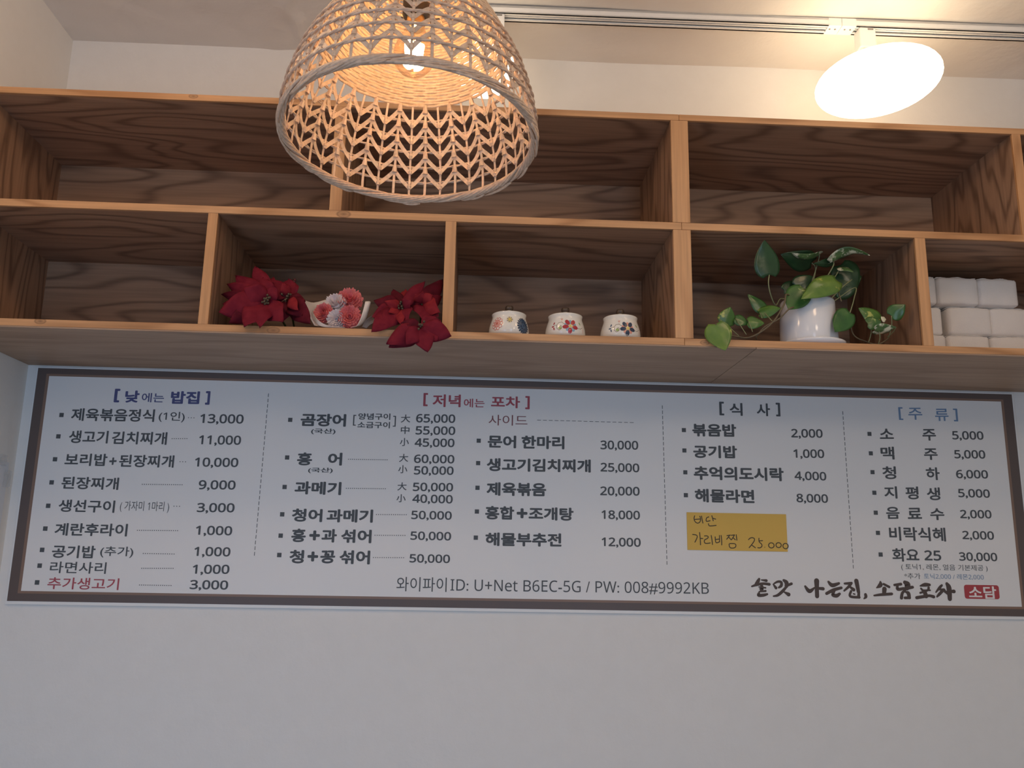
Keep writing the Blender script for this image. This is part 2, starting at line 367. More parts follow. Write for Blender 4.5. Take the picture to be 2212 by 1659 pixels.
# ------------------------------------------------------------------ lettering
SANS = {str(i): chr(0x1D7E2+i) for i in range(10)}          # plain sans digits and capitals
SANS.update({chr(65+i): chr(0x1D5A0+i) for i in range(26)}); SANS.update({chr(97+i): chr(0x1D5BA+i) for i in range(26)})
def glyphs(s, weight):
    c = bpy.data.curves.new('t', 'FONT'); c.body = ''.join(SANS.get(ch, ch) for ch in s); c.size = 1; c.fill_mode = 'FRONT'; c.resolution_u = 4
    o = bpy.data.objects.new('t', c); COL.objects.link(o)
    dg = bpy.context.evaluated_depsgraph_get(); dg.update()
    me = bpy.data.meshes.new_from_object(o.evaluated_get(dg))
    vs = [(v.co.x, v.co.y) for v in me.vertices]; fs = [tuple(p.vertices) for p in me.polygons]
    bpy.data.objects.remove(o); bpy.data.curves.remove(c); bpy.data.meshes.remove(me)
    r = (0, .011, .024, .037, .046)[weight]
    if r:                                    # heavier ink: the same strokes, spread a little in every direction
        n = len(vs); v0, f0 = vs, fs; vs, fs = [], []
        for k in range(9):
            dx, dy = (r*cos(k*pi/4), r*sin(k*pi/4)) if k < 8 else (0, 0)
            vs += [(x+dx, y+dy) for x, y in v0]; fs += [tuple(i+k*n for i in f) for f in f0]
    return vs, fs
def digit_span(weight):
    vs, _ = glyphs('0', weight); return min(v[1] for v in vs), max(v[1] for v in vs)
BY, BX, BZ = D-.0012, 1.245, 1.717         # menu board: back on the wall, centre of the print
FACE = -.0042                               # the printed face, towards the room
def letter(mb, s, x0, z0, x1, z1, h, weight, mi, y=FACE-.0004, slant=0):
    """one run of letters whose box runs from (x0, z0) to (x1, z1), millimetres from the board centre; h = letter height"""
    vs, fs = glyphs(s, weight)
    a0, a1 = min(v[0] for v in vs), max(v[0] for v in vs)
    if any('\uac00' <= ch <= '\ud7a3' for ch in s) and not s.startswith('ID') or s in '[]+' or len(s) == 1: b0, b1 = min(v[1] for v in vs), max(v[1] for v in vs)
    else: b0, b1 = digit_span(weight)
    out = []
    n9 = max(1, len(vs)//9)
    for vi, (px, py) in enumerate(vs):
        t = (px-a0)/(a1-a0); k = (py-(b0+b1)/2)/(b1-b0)
        out.append(((x0+(x1-x0)*t+slant*k*h)/1000, y-(vi//n9)*2e-6, (z0+(z1-z0)*t+k*h)/1000))
    mb.add(out, fs, mi)
INK = {'k': mat('ink_slate', (.075, .085, .095)), 'n': mat('ink_navy', (.075, .085, .22)), 'r': mat('ink_red', (.40, .075, .10)),
       'b': mat('ink_blue', (.16, .26, .42)), 's': mat('ink_brown', (.085, .060, .052)), 'd': mat('ink_maroon', (.22, .075, .085)),
       'w': mat('ink_white', (.82, .78, .76))}
IK = list(INK); INKS = list(INK.values())
M_PAPER = mat('printed_sheet', (.80, .79, .78), .42); M_PMARG = mat('sheet_margin', (.82, .82, .81), .45)
M_FRAME = mat('printed_dark_border', (.115, .085, .078), .45); M_FLINE = mat('printed_brown_line', (.24, .15, .11), .45)
M_STAMP = mat('ink_stamp_red', (.42, .055, .065), .5)

board_e = empty('menu_board', (BX, BY, BZ), 'wide white printed menu board with dark brown border on the wall under the shelf', 'menu board')
b = MB(); b.box(-1.2195, 1.2205, FACE+.0003, 0, -.2815, .2785); b.build('backing_sheet', M_PMARG, board_e)
b = MB(); b.box(-1.188, 1.187, FACE, FACE+.0003, -.2515, .256); b.build('printed_panel', M_PAPER, board_e)
def ring_rect(name, m, o, i):
    b = MB()
    y0, y1 = FACE-.0001, FACE+.0003
    b.box(o[0], o[1], y0, y1, i[3], o[3]); b.box(o[0], o[1], y0, y1, o[2], i[2]); b.box(o[0], i[0], y0, y1, i[2], i[3]); b.box(i[1], o[1], y0, y1, i[2], i[3])
    return b.build(name, m, board_e)
ring_rect('dark_border', M_FRAME, (-1.2165, 1.217, -.2745, .2755), (-1.195, 1.1935, -.257, .2615))
ring_rect('brown_border_line', M_FLINE, (-1.195, 1.1935, -.257, .2615), (-1.188, 1.187, -.2515, .256))
HEADS = {'lunch_head': 'navy heading', 'dinner_head': 'red heading', 'meal_head': 'black heading', 'drink_head': 'blue heading'}
lines = []                                   # runs that stand in one line of one column become one part
for g, s, x0, z0, x1, z1, h, c, w in TEXT:
    if g in ('stamp', 'slogan'): continue
    if lines and lines[-1][0] == g and (g in HEADS or g in ('slogan', 'wifi') or (abs(lines[-1][1]-z0) < 4 and not g.endswith('price'))): lines[-1][2].append((s, x0, z0, x1, z1, h, c, w))
    else: lines.append([g, z0, [(s, x0, z0, x1, z1, h, c, w)]])
for g, _, runs in lines:
    b = MB()
    for s, x0, z0, x1, z1, h, c, w in runs: letter(b, s, x0, z0, x1, z1, h, w, IK.index(c), slant=.10 if g == 'slogan' else 0)
    name = 'heading' if g in HEADS else 'size_mark' if runs[0][0] in '大中小' else 'price' if g.endswith('price') else {'note': 'footnote', 'slogan': 'slogan', 'wifi': 'wifi_line'}.get(g, 'dish_name')
    o = b.build(name, INKS, board_e)
    if g in HEADS: o['label'] = HEADS[g]
    elif runs[0][6] == 'r': o['label'] = 'red dish name'
for g, x, z in BULLETS:
    q = .0051; b = MB(); b.quad((x/1000-q, FACE-.0004, z/1000-q), (x/1000+q, FACE-.0004, z/1000-q), (x/1000+q, FACE-.0004, z/1000+q), (x/1000-q, FACE-.0004, z/1000+q), 0); b.build('bullet', INKS, board_e)
for g, x0, z0, x1, z1 in DOTS:
    n = max(3, round((x1-x0)/4.6)); q = .0010; b = MB()
    for i in range(n):
        x = (x0+(x1-x0)*i/(n-1))/1000; z = (z0+(z1-z0)*i/(n-1))/1000
        b.quad((x-q, FACE-.0004, z-q), (x+q, FACE-.0004, z-q), (x+q, FACE-.0004, z+q), (x-q, FACE-.0004, z+q), 0)
    b.build('dotted_leader', INKS, board_e)
BRUSH = [(1615, 1240, 4.885, [[(115,52,18),(100,80,27),(75,100,11)], [(138,62,9),(190,69,22)], [(38,130,13),(90,112,21),(160,101,20),(222,108,22)], [(137,112,22),(147,140,25)], [(115,136,11),(182,145,13)], [(122,156,10),(150,152,20),(136,170,22)], [(115,186,11),(182,178,17)], [(112,204,20),(110,224,24),(160,222,24),(200,212,16)],
  [(264,108,11),(292,146,23)], [(272,100,12),(312,80,18),(347,86,20),(347,122,23),(322,142,15)], [(374,66,20),(402,90,33),(402,130,26)], [(395,126,20),(455,102,21)], [(402,134,18),(362,180,23),(312,222,21),(266,233,12)], [(380,190,12),(425,215,30)],
  [(600,130,17),(645,180,31),(697,144,12)], [(720,72,40),(722,150,33),(725,233,32)], [(735,150,20),(788,155,26)],
  [(845,82,18),(885,118,31),(955,98,19)], [(825,205,23),(900,167,25),(980,145,21)], [(907,178,18),(890,218,25),(930,228,29),(962,208,20)],
  [(1015,100,16),(1080,98,23)], [(1087,95,20),(1060,130,21),(1010,176,14)], [(1065,130,14),(1110,165,27)], [(1138,72,34),(1150,130,31),(1160,185,27)], [(1083,180,18),(1074,234,20),(1170,245,20)], [(1165,185,20),(1162,240,24)], [(1108,208,11),(1122,212,11)], [(1235,216,23),(1238,240,23),(1218,260,9)]]),
 (1870, 1245, 6.35, [[(190,76,20),(188,120,45),(138,156,12)], [(235,106,24),(310,145,25)], [(245,172,46),(240,232,40)], [(105,262,18),(200,250,27),(345,240,28)],
  [(382,118,24),(470,106,29)], [(425,112,24),(427,175,32),(510,165,27)], [(525,82,38),(560,112,60),(552,160,48)], [(565,160,32),(630,148,29)], [(530,186,24),(490,230,29),(478,295,33)], [(537,214,20),(572,232,38),(585,290,34)], [(525,294,27),(592,293,26)],
  [(737,130,16),(800,115,38),(862,116,28)], [(745,165,18),(775,200,27)], [(850,155,26),(835,190,22),(735,226,20)], [(770,190,16),(870,190,17)], [(795,212,42),(815,270,44)], [(687,292,32),(790,275,30),(860,265,27),(918,279,33)],
  [(1030,122,22),(1000,155,28),(950,216,15)], [(1002,180,20),(1060,186,32)], [(1050,187,28),(1000,240,30),(965,277,19)], [(1052,192,24),(1110,230,33)], [(1100,102,33),(1128,160,52),(1140,308,43)], [(1150,206,24),(1195,206,38)]])]
b = MB(); k = 0
for ox, oy, sc, strokes in BRUSH:                      # brush lettering: swelling strokes with round ends
    for st_ in strokes:
        q = [at(ox+x/sc, oy+y/sc, BY) for x, y, w in st_]; q = [(p.x-BX, p.z-BZ, w*1.42/sc*.00108) for p, (x, y, w) in zip(q, st_)]; fine = []
        for i in range(len(q)-1):
            p0, p1, p2, p3 = q[max(i-1, 0)], q[i], q[i+1], q[min(i+2, len(q)-1)]
            for j in range(7): t = j/7; fine.append(tuple(c1+(c2-c0)*.5*t+(2*c0-5*c1+4*c2-c3)*.5*t*t+(3*c1-c0-3*c2+c3)*.5*t**3 for c0, c1, c2, c3 in zip(p0, p1, p2, p3)))
        fine.append(q[-1]); k += 1; y = FACE-.0004-k*3e-6; up_, dn = [], []
        for i, (x, z, w) in enumerate(fine):
            a_, c_ = fine[max(i-1, 0)], fine[min(i+1, len(fine)-1)]; l = math.hypot(c_[0]-a_[0], c_[1]-a_[1]) or 1; nx_, nz_ = -(c_[1]-a_[1])/l*w/2, (c_[0]-a_[0])/l*w/2
            up_.append((x+nx_, y, z+nz_)); dn.append((x-nx_, y, z-nz_))
        n = len(fine); b.add(up_+dn, [(i, i+1, n+i+1, n+i) for i in range(n-1)], IK.index('s'))
        for (x, z, w), yy in ((fine[0], y-1e-6), (fine[-1], y-2e-6)): b.add([(x+w/2*cos(radians(30*i)), yy, z+w/2*sin(radians(30*i))) for i in range(12)], [tuple(range(12))], IK.index('s'))
o = b.build('slogan', INKS, board_e); o['label'] = 'brown brush lettering'
def dashes(name, x0, z0, x1, z1, n, hw):
    b = MB(); a = Vector((x0, 0, z0))/1000; c = Vector((x1, 0, z1))/1000; d = c-a; s = Vector((-d.z, 0, d.x)).normalized()*hw
    for i in range(n):
        p = a+d*(i/n); q = a+d*((i+.66)/n)
        b.quad(*[(v.x, FACE-.0004, v.z) for v in (p-s, q-s, q+s, p+s)], 0)
    b.build(name, INKS[0], board_e)
dashes('divider_line', -659, 227, -663, -167, 30, .0007); dashes('divider_line', 314, 223, 318, -171, 30, .0007); dashes('divider_line', 773, 220, 775, -172, 30, .0007)
dashes('dashed_line', 1, 178, 246, 177.5, 17, .0006)
def rrect(mb, x0, x1, z0, z1, r, y, mi=0, n=6):
    pts = []
    for cx, cz, a0 in ((x1-r, z1-r, 0), (x0+r, z1-r, 90), (x0+r, z0+r, 180), (x1-r, z0+r, 270)):
        for i in range(n+1): a = radians(a0+90*i/n); pts.append((cx+r*cos(a), y, cz+r*sin(a)))
    mb.add(pts, [tuple(range(len(pts)))], mi)
b = MB(); rrect(b, 1.0465, 1.1335, -.2345, -.2015, .006, FACE-.0004); st = b.build('red_stamp', M_STAMP, board_e)
b = MB()
for g, s, x0, z0, x1, z1, h, c, w in TEXT:
    if g == 'stamp': letter(b, s, x0, z0, x1, z1, h*.93, w, IK.index(c), FACE-.0007)
b.build('stamp_lettering', INKS, st)

# the yellow paper label taped over the board
LY = BY+FACE-.0011
lab = empty('paper_label', (BX+.491, LY, BZ-.085), 'yellow paper strip with handwritten words and price stuck on the menu board', 'paper label')
M_YEL = mat('yellow_paper', (.72, .46, .10), .7); M_PEN = mat('black_marker', (.045, .032, .022), .6)
b = MB(); b.box(-.1225, .1235, -.0004, .0006, -.0455, .0445); b.build('yellow_paper', M_YEL, lab)
STROKES = [[(330,200),(310,250),(325,310),(370,345),(415,330),(437,280),(430,230),(415,210)], [(325,272),(437,264)], [(450,205),(462,280),(475,345)],
 [(590,225),(540,240),(530,300),(548,312),(612,295)], [(640,200),(655,255),(665,305)], [(655,250),(715,270)], [(575,345),(580,385),(602,396),(720,382)],
 [(275,545),(340,550),(372,575),(345,640),(315,690)], [(408,505),(417,620),(420,740)], [(425,618),(470,622)],
 [(490,575),(540,570),(572,590),(545,625),(495,640),(488,675),(497,705),(535,712),(602,700)], [(618,560),(632,650),(637,735)],
 [(690,585),(692,640),(697,695),(725,700),(765,682)], [(770,560),(768,690)], [(695,640),(768,630)], [(800,560),(808,650),(805,745)],
 [(900,572),(975,560)], [(955,563),(930,600),(895,640)], [(940,600),(985,650)], [(980,566),(1050,556)], [(1045,558),(1012,610),(985,648)], [(1010,602),(1060,650)],
 [(1075,548),(1085,660)], [(940,718),(945,800),(1060,796),(1072,712),(945,716)],
 [(1295,650),(1320,620),(1370,605),(1412,625),(1405,670),(1350,740),(1300,795)], [(1350,742),(1422,796)],
 [(1490,615),(1485,690),(1535,720),(1545,768),(1502,800),(1455,790)], [(1495,668),(1560,664)], [(1586,782),(1594,788)]]
for cx_, cy_, rx_, ry_ in ((1712, 752, 52, 48), (1845, 748, 50, 46), (1972, 766, 50, 50)):
    STROKES.append([(cx_+rx_*cos(radians(a)), cy_+ry_*sin(radians(a))) for a in range(-90, 271, 30)])
b = MB()
for st_ in STROKES:
    pts = [((x-185)/1820*.245-.122, -.0004, .0445-(y-140-(x-185)*.0247)/680*.0895) for x, y in st_]
    fine = []
    for i in range(len(pts)-1):
        for k in range(3): fine.append(Vector(pts[i]).lerp(Vector(pts[i+1]), k/3))
    fine.append(Vector(pts[-1]))
    for _ in range(2): fine = [fine[0]]+[(fine[i-1]+fine[i]*2+fine[i+1])/4 for i in range(1, len(fine)-1)]+[fine[-1]]
    b.tube(fine, .00125, 6, flat=.25, nrm=[Vector((0, -1, 0))]*len(fine))
b.build('handwriting', M_PEN, lab)

# a sheet taped to the left wall
sh = empty('paper_notice', (XL+.0004, .17, 1.64), 'pale sheet taped to the left wall beside the menu board', 'paper')
M_SHEET = mat('pale_sheet', (.70, .73, .78), .5); M_TAPE = mat('clear_tape', (.80, .82, .84), .12, Alpha=.45)
b = MB(); b.box(0, .0008, -.12, .162, -.12, .118); b.build('sheet', M_SHEET, sh)
b = MB(); rn = random.Random(5)
for (y0, y1, z0, z1) in ((.145, .178, .060, .100), (.09, .15, .108, .134)):
    n = 5; vs = [(.0012+.0016*rn.random(), y0+(y1-y0)*i/n, z0+(z1-z0)*j/n) for j in range(n+1) for i in range(n+1)]
    b.add(vs, [(j*(n+1)+i, j*(n+1)+i+1, (j+1)*(n+1)+i+1, (j+1)*(n+1)+i) for j in range(n) for i in range(n)])
    b.build('tape', M_TAPE, sh); b = MB()

# ------------------------------------------------------------------ pendant lamp
LC = Vector((.988, -.62, 2.125))
lamp = empty('pendant_lamp', LC, 'woven bamboo bell pendant lamp with a lit bulb hanging before the shelf', 'pendant lamp')
lamp.rotation_euler = (-.07, 0, 0)
M_BAM = mat('bamboo_strip', (.78, .55, .38), .5); M_BAM2 = mat('bamboo_weave', (.80, .55, .36), .5); M_CANE = mat('pale_cane', (.72, .50, .35), .5)
for m in (M_BAM, M_BAM2, M_CANE):
    nt = NT(m); co = nt.n('TexCoord').outputs['Object']
    f = nt.n('TexNoise', {'Vector': co, 'Scale': 160.0, 'Detail': 2.0}).outputs[0]
    c0 = tuple(m.node_tree.nodes['Principled BSDF'].inputs['Base Color'].default_value[:3])
    nt.link(nt.mix(.5, c0, nt.ramp(f, [(.3, (.55, .5, .45)), (.65, (1, 1, 1))]), 'MULTIPLY'), 'Base Color')
PROF = [(0, .176), (.03, .175), (.06, .170), (.10, .158), (.14, .141), (.18, .121), (.22, .097), (.25, .071), (.268, .040), (.272, .016)]
def PR(h):
    for (a, ra), (c, rc) in zip(PROF, PROF[1:]):
        if h <= c: return ra+(rc-ra)*(h-a)/(c-a)
    return PROF[-1][1]
def LP(ang, h, dr=0.): r = PR(h)+dr; return Vector((r*cos(ang), r*sin(ang), h))
def LN(ang, h):
    s = (PR(h+.004)-PR(max(h-.004, 0)))/.008; return Vector((cos(ang), sin(ang), -s)).normalized()
ROWS = [.030, .055, .079, .102, .125]; HD = .146; NC = 22; A0 = radians(90-4)
lat = MB()
for k in range(2*NC):                        # upright stakes
    a = A0+k*pi/NC; hs = [.002+(HD+.01-.002)*i/14 for i in range(15)]
    lat.tube([LP(a, h) for h in hs], .0027 if k % 2 == 0 else .0023, 4, flat=.28, nrm=[LN(a, h) for h in hs])
rows = ROWS+[HD]
rl = random.Random(11)
for i, hc in enumerate(ROWS):                # chevrons: strips falling from each peak stake to the stakes beside it
    dh = rows[i+1]-hc; lo = hc-.42*dh; hi = hc+.62*dh
    for k in range(NC):
        a = A0+2*k*pi/NC
        for sd in (-1, 1):
            ps, ns = [], []; j1, j2 = rl.uniform(-.05, .05)*dh, rl.uniform(-.05, .05)*dh
            for t in (0, .12, .3, .5, .7, .88, 1):
                aa = a+sd*t*pi/NC*.96; h = hi+j1+(lo+j2-hi-j1)*(t**1.05)
                ps.append(LP(aa, h, -.0012+.0022*sin(pi*t))); ns.append(LN(aa, h))
            lat.tube(ps, .0043, 4, flat=.15, nrm=ns)
        hk = hi+.001                         # the folded cap on the stake
        lat.tube([LP(a, hk-.004, -.0012), LP(a, hk+.002, -.0012), LP(a, hk+.0065, -.001), LP(a, hk+.008, -.001)], [.0044, .0037, .0028, .0018], 6)
        av = a+pi/NC
        lat.tube([LP(av, lo-.003, -.0012), LP(av, lo+.0015, -.0012), LP(av, lo+.005, -.001)], [.0028, .0036, .0022], 6)
shade = lat.build('bamboo_lattice', M_BAM, lamp)
for hc in ROWS:                              # twisted pairs of cane round the outside
    b = MB()
    for s0 in (0, pi):
        n = 240; b.tube([LP(2*pi*i/n, hc+.0010*sin(30*2*pi*i/n+s0), .0026+.0010*cos(30*2*pi*i/n+s0)) for i in range(n)], .0014, 6, closed=True)
    b.build('cane_band', M_CANE, shade, True)
b = MB(); n = 320
for s0 in range(9):                          # braided rim
    q = 2*pi*s0/9; rr = .0043 if s0 else .001
    b.tube([Vector(((.1755+rr*cos(q+8*2*pi*i/n))*cos(2*pi*i/n), (.1755+rr*cos(q+8*2*pi*i/n))*sin(2*pi*i/n), .001+rr*.95*sin(q+8*2*pi*i/n))) for i in range(n)], .0021, 6, closed=True)
for k in range(52):                          # strand ends laid along the rim
    a = rl.uniform(0, 2*pi); h0 = rl.uniform(-.006, -.001); ln = rl.uniform(.12, .34)
    b.tube([Vector(((.1775+.003*t)*cos(a+ln*t), (.1775+.003*t)*sin(a+ln*t), h0-.004*t*(1-t)*4*.4)) for t in (0, .25, .5, .75, 1)], [.0016, .0018, .0017, .0014, .0007], 5)
b.build('braided_rim', M_CANE, shade, True)
b = MB(); h = HD; r_ = 0; wefts = []
while h < .268: wefts.append(h); h += .0037
for j, h in enumerate(wefts):                # close weave of the crown
    n = 192; b.tube([LP(2*pi*i/n, min(h+.0003*sin(7*2*pi*i/n+j), .2715), .0010*cos(NC*2*pi*i/n+j*pi)) for i in range(n)], .0027, 6, closed=True, flat=.5, nrm=[LN(2*pi*i/n, h) for i in range(n)])
for k in range(2*NC):
    a = A0+k*pi/NC; hs = [HD+(.268-HD)*i/10 for i in range(11)]
    b.tube([LP(a, h) for h in hs], [.003*max(.35, PR(h)/.14) for h in hs], 4, flat=.3, nrm=[LN(a, h) for h in hs])
b.build('woven_crown', M_BAM2, shade, True)
BH = .135                                    # bulb centre above the rim
M_GLASS = bpy.data.materials.new('bulb_glass'); M_GLASS.use_nodes = True
t = M_GLASS.node_tree; t.nodes.clear(); out = t.nodes.new('ShaderNodeOutputMaterial'); mx = t.nodes.new('ShaderNodeMixShader')
tr = t.nodes.new('ShaderNodeBsdfTransparent'); tr.inputs[0].default_value = (1, .93, .84, 1); gl = t.nodes.new('ShaderNodeBsdfGlossy'); gl.inputs['Roughness'].default_value = .05
lw = t.nodes.new('ShaderNodeLayerWeight'); lw.inputs[0].default_value = .25
t.links.new(lw.outputs['Facing'], mx.inputs[0]); t.links.new(tr.outputs[0], mx.inputs[1]); t.links.new(gl.outputs[0], mx.inputs[2]); t.links.new(mx.outputs[0], out.inputs[0])
M_FIL = mat('glowing_filament', (1, .8, .5), .5, (1, .80, .52), 45)
M_BRASS = mat('brass_cap', (.55, .40, .20), .3, Metallic=1.0); M_BLACK = mat('black_bakelite', (.03, .03, .03), .4)
gb = MB(); gb.lathe([(.0005, -.030), (.010, -.0285), (.020, -.0225), (.027, -.013), (.030, 0), (.0285, .012), (.023, .026), (.017, .038), (.0135, .050)], 32, (0, 0, BH), cap=False); gb_o = gb.build('bulb', M_GLASS, lamp, True)
b = MB()
for k in range(6):
    a = 2*pi*k/6; b.tube([(.0075*cos(a), .0075*sin(a), BH-.012), (.0105*cos(a), .0105*sin(a), BH+.020)], .0043, 8)
b.build('filament', M_FIL, gb_o)
b = MB(); b.lathe([(.0135, .049), (.0138, .054), (.0130, .068), (.0135, .075)], 24, (0, 0, BH)); b.build('bulb_cap', M_BRASS, gb_o, True)
b = MB(); b.lathe([(.017, .066), (.020, .070), (.020, .112), (.014, .122), (.005, .130)], 24, (0, 0, BH)); b.build('lamp_holder', M_BLACK, lamp, True)
b = MB(); b.tube([(0, 0, BH+.128), (0, -.012, .45), (0, -.045, .745)], .0035, 8); b.build('cord', M_BLACK, lamp, True)
pl = bpy.data.lights.new('bulb_light', 'POINT'); pl.energy = 1.9; pl.color = (1.0, .68, .40); pl.shadow_soft_size = .014
po = bpy.data.objects.new('bulb_light', pl); link(po, lamp); po.location = (0, 0, BH+.004)

# ------------------------------------------------------------------ ceiling track and its lamps
def rail_y(x): return .153-.013*(x-1.16)
tk = empty('light_track', (1.75, rail_y(1.75), ZC), 'white lighting rail with dark slots fixed along the ceiling', 'light track', rz=-.013)
M_SLOT = mat('slot_grey', (.24, .22, .20), .5)
def rail(x0, x1):
    b = MB(); w = .0185; z0, z1 = -.0185, .002
    for y0, y1, a, c in ((-w, -w+.0045, z0, z1), (w-.0045, w, z0, z1), (-w, w, -.004, z1), (-.0025, .0025, z0+.002, z1), (-w, -.0085, z0, z0+.003), (.0085, w, z0, z0+.003)):
        b.box(x0, x1, y0, y1, a, c)
    o = b.build('rail', M_WHITE, tk)
    c = MB(); c.box(x0, x1, -.0085, -.0025, -.012, -.004); c.box(x0, x1, .0025, .0085, -.012, -.004); c.build('conductor_slot', M_SLOT, o)
rail(-.95, .193); rail(.262, 1.3)
b = MB(); b.box(.193, .2255, -.0188, .0188, -.0192, .002); b.box(.2262, .262, -.0188, .0188, -.0192, .002); cn = b.build('connector', M_WHITE, tk, bevel=.0006)
for x in (.200, .2135, .238, .252):
    c = MB(); c.lathe([(.0022, -.0203), (.0024, -.0190)], 12, (x, -.004, 0)); c.build('screw', M_SLOT, cn, True)
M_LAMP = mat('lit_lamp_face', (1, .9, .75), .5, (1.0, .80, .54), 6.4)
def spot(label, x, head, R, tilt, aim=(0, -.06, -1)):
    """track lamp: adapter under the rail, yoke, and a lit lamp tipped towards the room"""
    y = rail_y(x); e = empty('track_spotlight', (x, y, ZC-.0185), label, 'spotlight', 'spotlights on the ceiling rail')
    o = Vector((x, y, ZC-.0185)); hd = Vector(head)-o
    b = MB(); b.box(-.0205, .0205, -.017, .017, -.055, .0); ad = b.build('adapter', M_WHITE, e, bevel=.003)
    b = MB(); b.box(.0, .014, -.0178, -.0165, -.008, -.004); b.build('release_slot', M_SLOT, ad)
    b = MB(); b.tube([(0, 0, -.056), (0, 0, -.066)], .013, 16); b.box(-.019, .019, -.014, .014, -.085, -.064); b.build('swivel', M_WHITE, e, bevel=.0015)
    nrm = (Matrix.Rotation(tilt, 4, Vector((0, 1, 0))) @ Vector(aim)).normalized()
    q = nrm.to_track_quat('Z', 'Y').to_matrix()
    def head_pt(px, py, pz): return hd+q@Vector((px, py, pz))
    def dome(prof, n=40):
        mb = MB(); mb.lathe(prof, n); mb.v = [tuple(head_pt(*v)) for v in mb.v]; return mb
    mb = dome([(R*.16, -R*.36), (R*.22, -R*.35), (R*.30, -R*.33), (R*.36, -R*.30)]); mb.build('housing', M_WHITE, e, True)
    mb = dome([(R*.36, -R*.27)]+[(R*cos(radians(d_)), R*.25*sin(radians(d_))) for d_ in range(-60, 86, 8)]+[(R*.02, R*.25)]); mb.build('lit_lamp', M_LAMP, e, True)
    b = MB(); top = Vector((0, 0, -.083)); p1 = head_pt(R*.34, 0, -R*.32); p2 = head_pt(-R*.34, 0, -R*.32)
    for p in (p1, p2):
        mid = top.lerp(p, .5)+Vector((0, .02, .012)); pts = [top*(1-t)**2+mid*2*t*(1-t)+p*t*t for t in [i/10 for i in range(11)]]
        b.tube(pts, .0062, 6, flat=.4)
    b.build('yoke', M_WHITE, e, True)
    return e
spot('lit white spotlight with its glare on the ceiling rail at right, above the vine shelf', 2.040, at(1896, 179, .085), .143, radians(-1))  # lit head widened well past the real lamp to stand in for its glare
spot('lit white spotlight on the ceiling rail, half hidden behind the bamboo lampshade', 1.118, at(1047, 146, .085), .070, 0, (-.1, -.8, -.6))

# ------------------------------------------------------------------ painted jars
M_CHINA = mat('cream_china', (.80, .76, .68), .12); M_KNOB = mat('dark_bronze_knob', (.075, .05, .035), .3)
PAINT = {k: mat('glaze_'+k, c, .2) for k, c in dict(coral=(.62, .17, .13), salmon=(.75, .34, .24), red=(.42, .035, .045), blue=(.22, .42, .52), navy=(.035, .055, .095), slate=(.07, .12, .19), yellow=(.72, .55, .12), green=(.36, .46, .16), brown=(.18, .11, .06), pink=(.74, .42, .36), cream=(.80, .74, .66)).items()}
PK = list(PAINT); PM = list(PAINT.values())
JP = [(.030, 0), (.0385, .001), (.0425, .006), (.0435, .013), (.0427, .022), (.0402, .032), (.0372, .041), (.0360, .046), (.0368, .050), (.0374, .0525), (.0362, .0535), (.0340, .052), (.0330, .046)]
def jr(z):
    for (ra, a), (rc, c) in zip(JP, JP[1:]):
        if a <= z <= c: return ra+(rc-ra)*(z-a)/(c-a)
    return .043
class Paint(MB):
    """shapes painted on the jar: u round the belly, v up, in millimetres, u = 0 faces the room"""
    def put(s, u, v, lift): z = v/1000; r = jr(z)+.00018+lift*.00012; a = u/1000/.0425-pi/2; return (r*cos(a), r*sin(a), z)
    def blob(s, u, v, ru, rv, rot, c, lift=0, n=14):
        ca, sa = cos(rot), sin(rot); f = lambda k, q: (u+ru*k*cos(q)*ca-rv*k*sin(q)*sa, v+ru*k*cos(q)*sa+rv*k*sin(q)*ca)
        vs = [s.put(u, v, lift)]+[s.put(*f(k, 2*pi*i/n), lift) for k in (.5, 1) for i in range(n)]
        fs = [(0, 1+i, 1+(i+1) % n) for i in range(n)]+[(1+i, 1+n+i, 1+n+(i+1) % n, 1+(i+1) % n) for i in range(n)]
        s.add(vs, fs, PK.index(c))
    def line(s, pts, w, c, lift=0):
        fine = []
        for i in range(len(pts)-1):
            for k in range(5): t = k/5; fine.append((pts[i][0]*(1-t)+pts[i+1][0]*t, pts[i][1]*(1-t)+pts[i+1][1]*t))
        fine.append(pts[-1]); vs = []
        for i, p in enumerate(fine):
            a, b_ = fine[max(i-1, 0)], fine[min(i+1, len(fine)-1)]; dx, dy = b_[0]-a[0], b_[1]-a[1]; l = math.hypot(dx, dy) or 1
            vs += [s.put(p[0]-dy/l*w/2, p[1]+dx/l*w/2, lift), s.put(p[0]+dy/l*w/2, p[1]-dx/l*w/2, lift)]
        s.add(vs, [(2*i, 2*i+1, 2*i+3, 2*i+2) for i in range(len(fine)-1)], PK.index(c))
def jar(px, label, design):
    p = at(px, 722, .052); e = empty('lidded_jar', (p.x, .052, ZBT+.0004), label, 'jar', 'painted china jars on the shelf')
    b = MB(); b.lathe(JP, 64, cap=False); b.add([(.030*cos(2*pi*k/64), .030*sin(2*pi*k/64), 0) for k in range(64)], [tuple(range(64))]); body = b.build('jar_body', M_CHINA, e, True)
    b = MB(); b.lathe([(.0338, .048), (.0338, .0500), (.030, .0535), (.020, .0585), (.009, .0612), (.0062, .062), (.0055, .064)], 48); lid = b.build('lid', M_CHINA, e, True)
    b = MB(); b.lathe([(.0052, .0635), (.0085, .065), (.0092, .069), (.0080, .073), (.004, .0745)], 24); b.build('knob', M_KNOB, lid, True)
    for name, fn in design: q = Paint(); fn(q); q.build(name, PM, body)
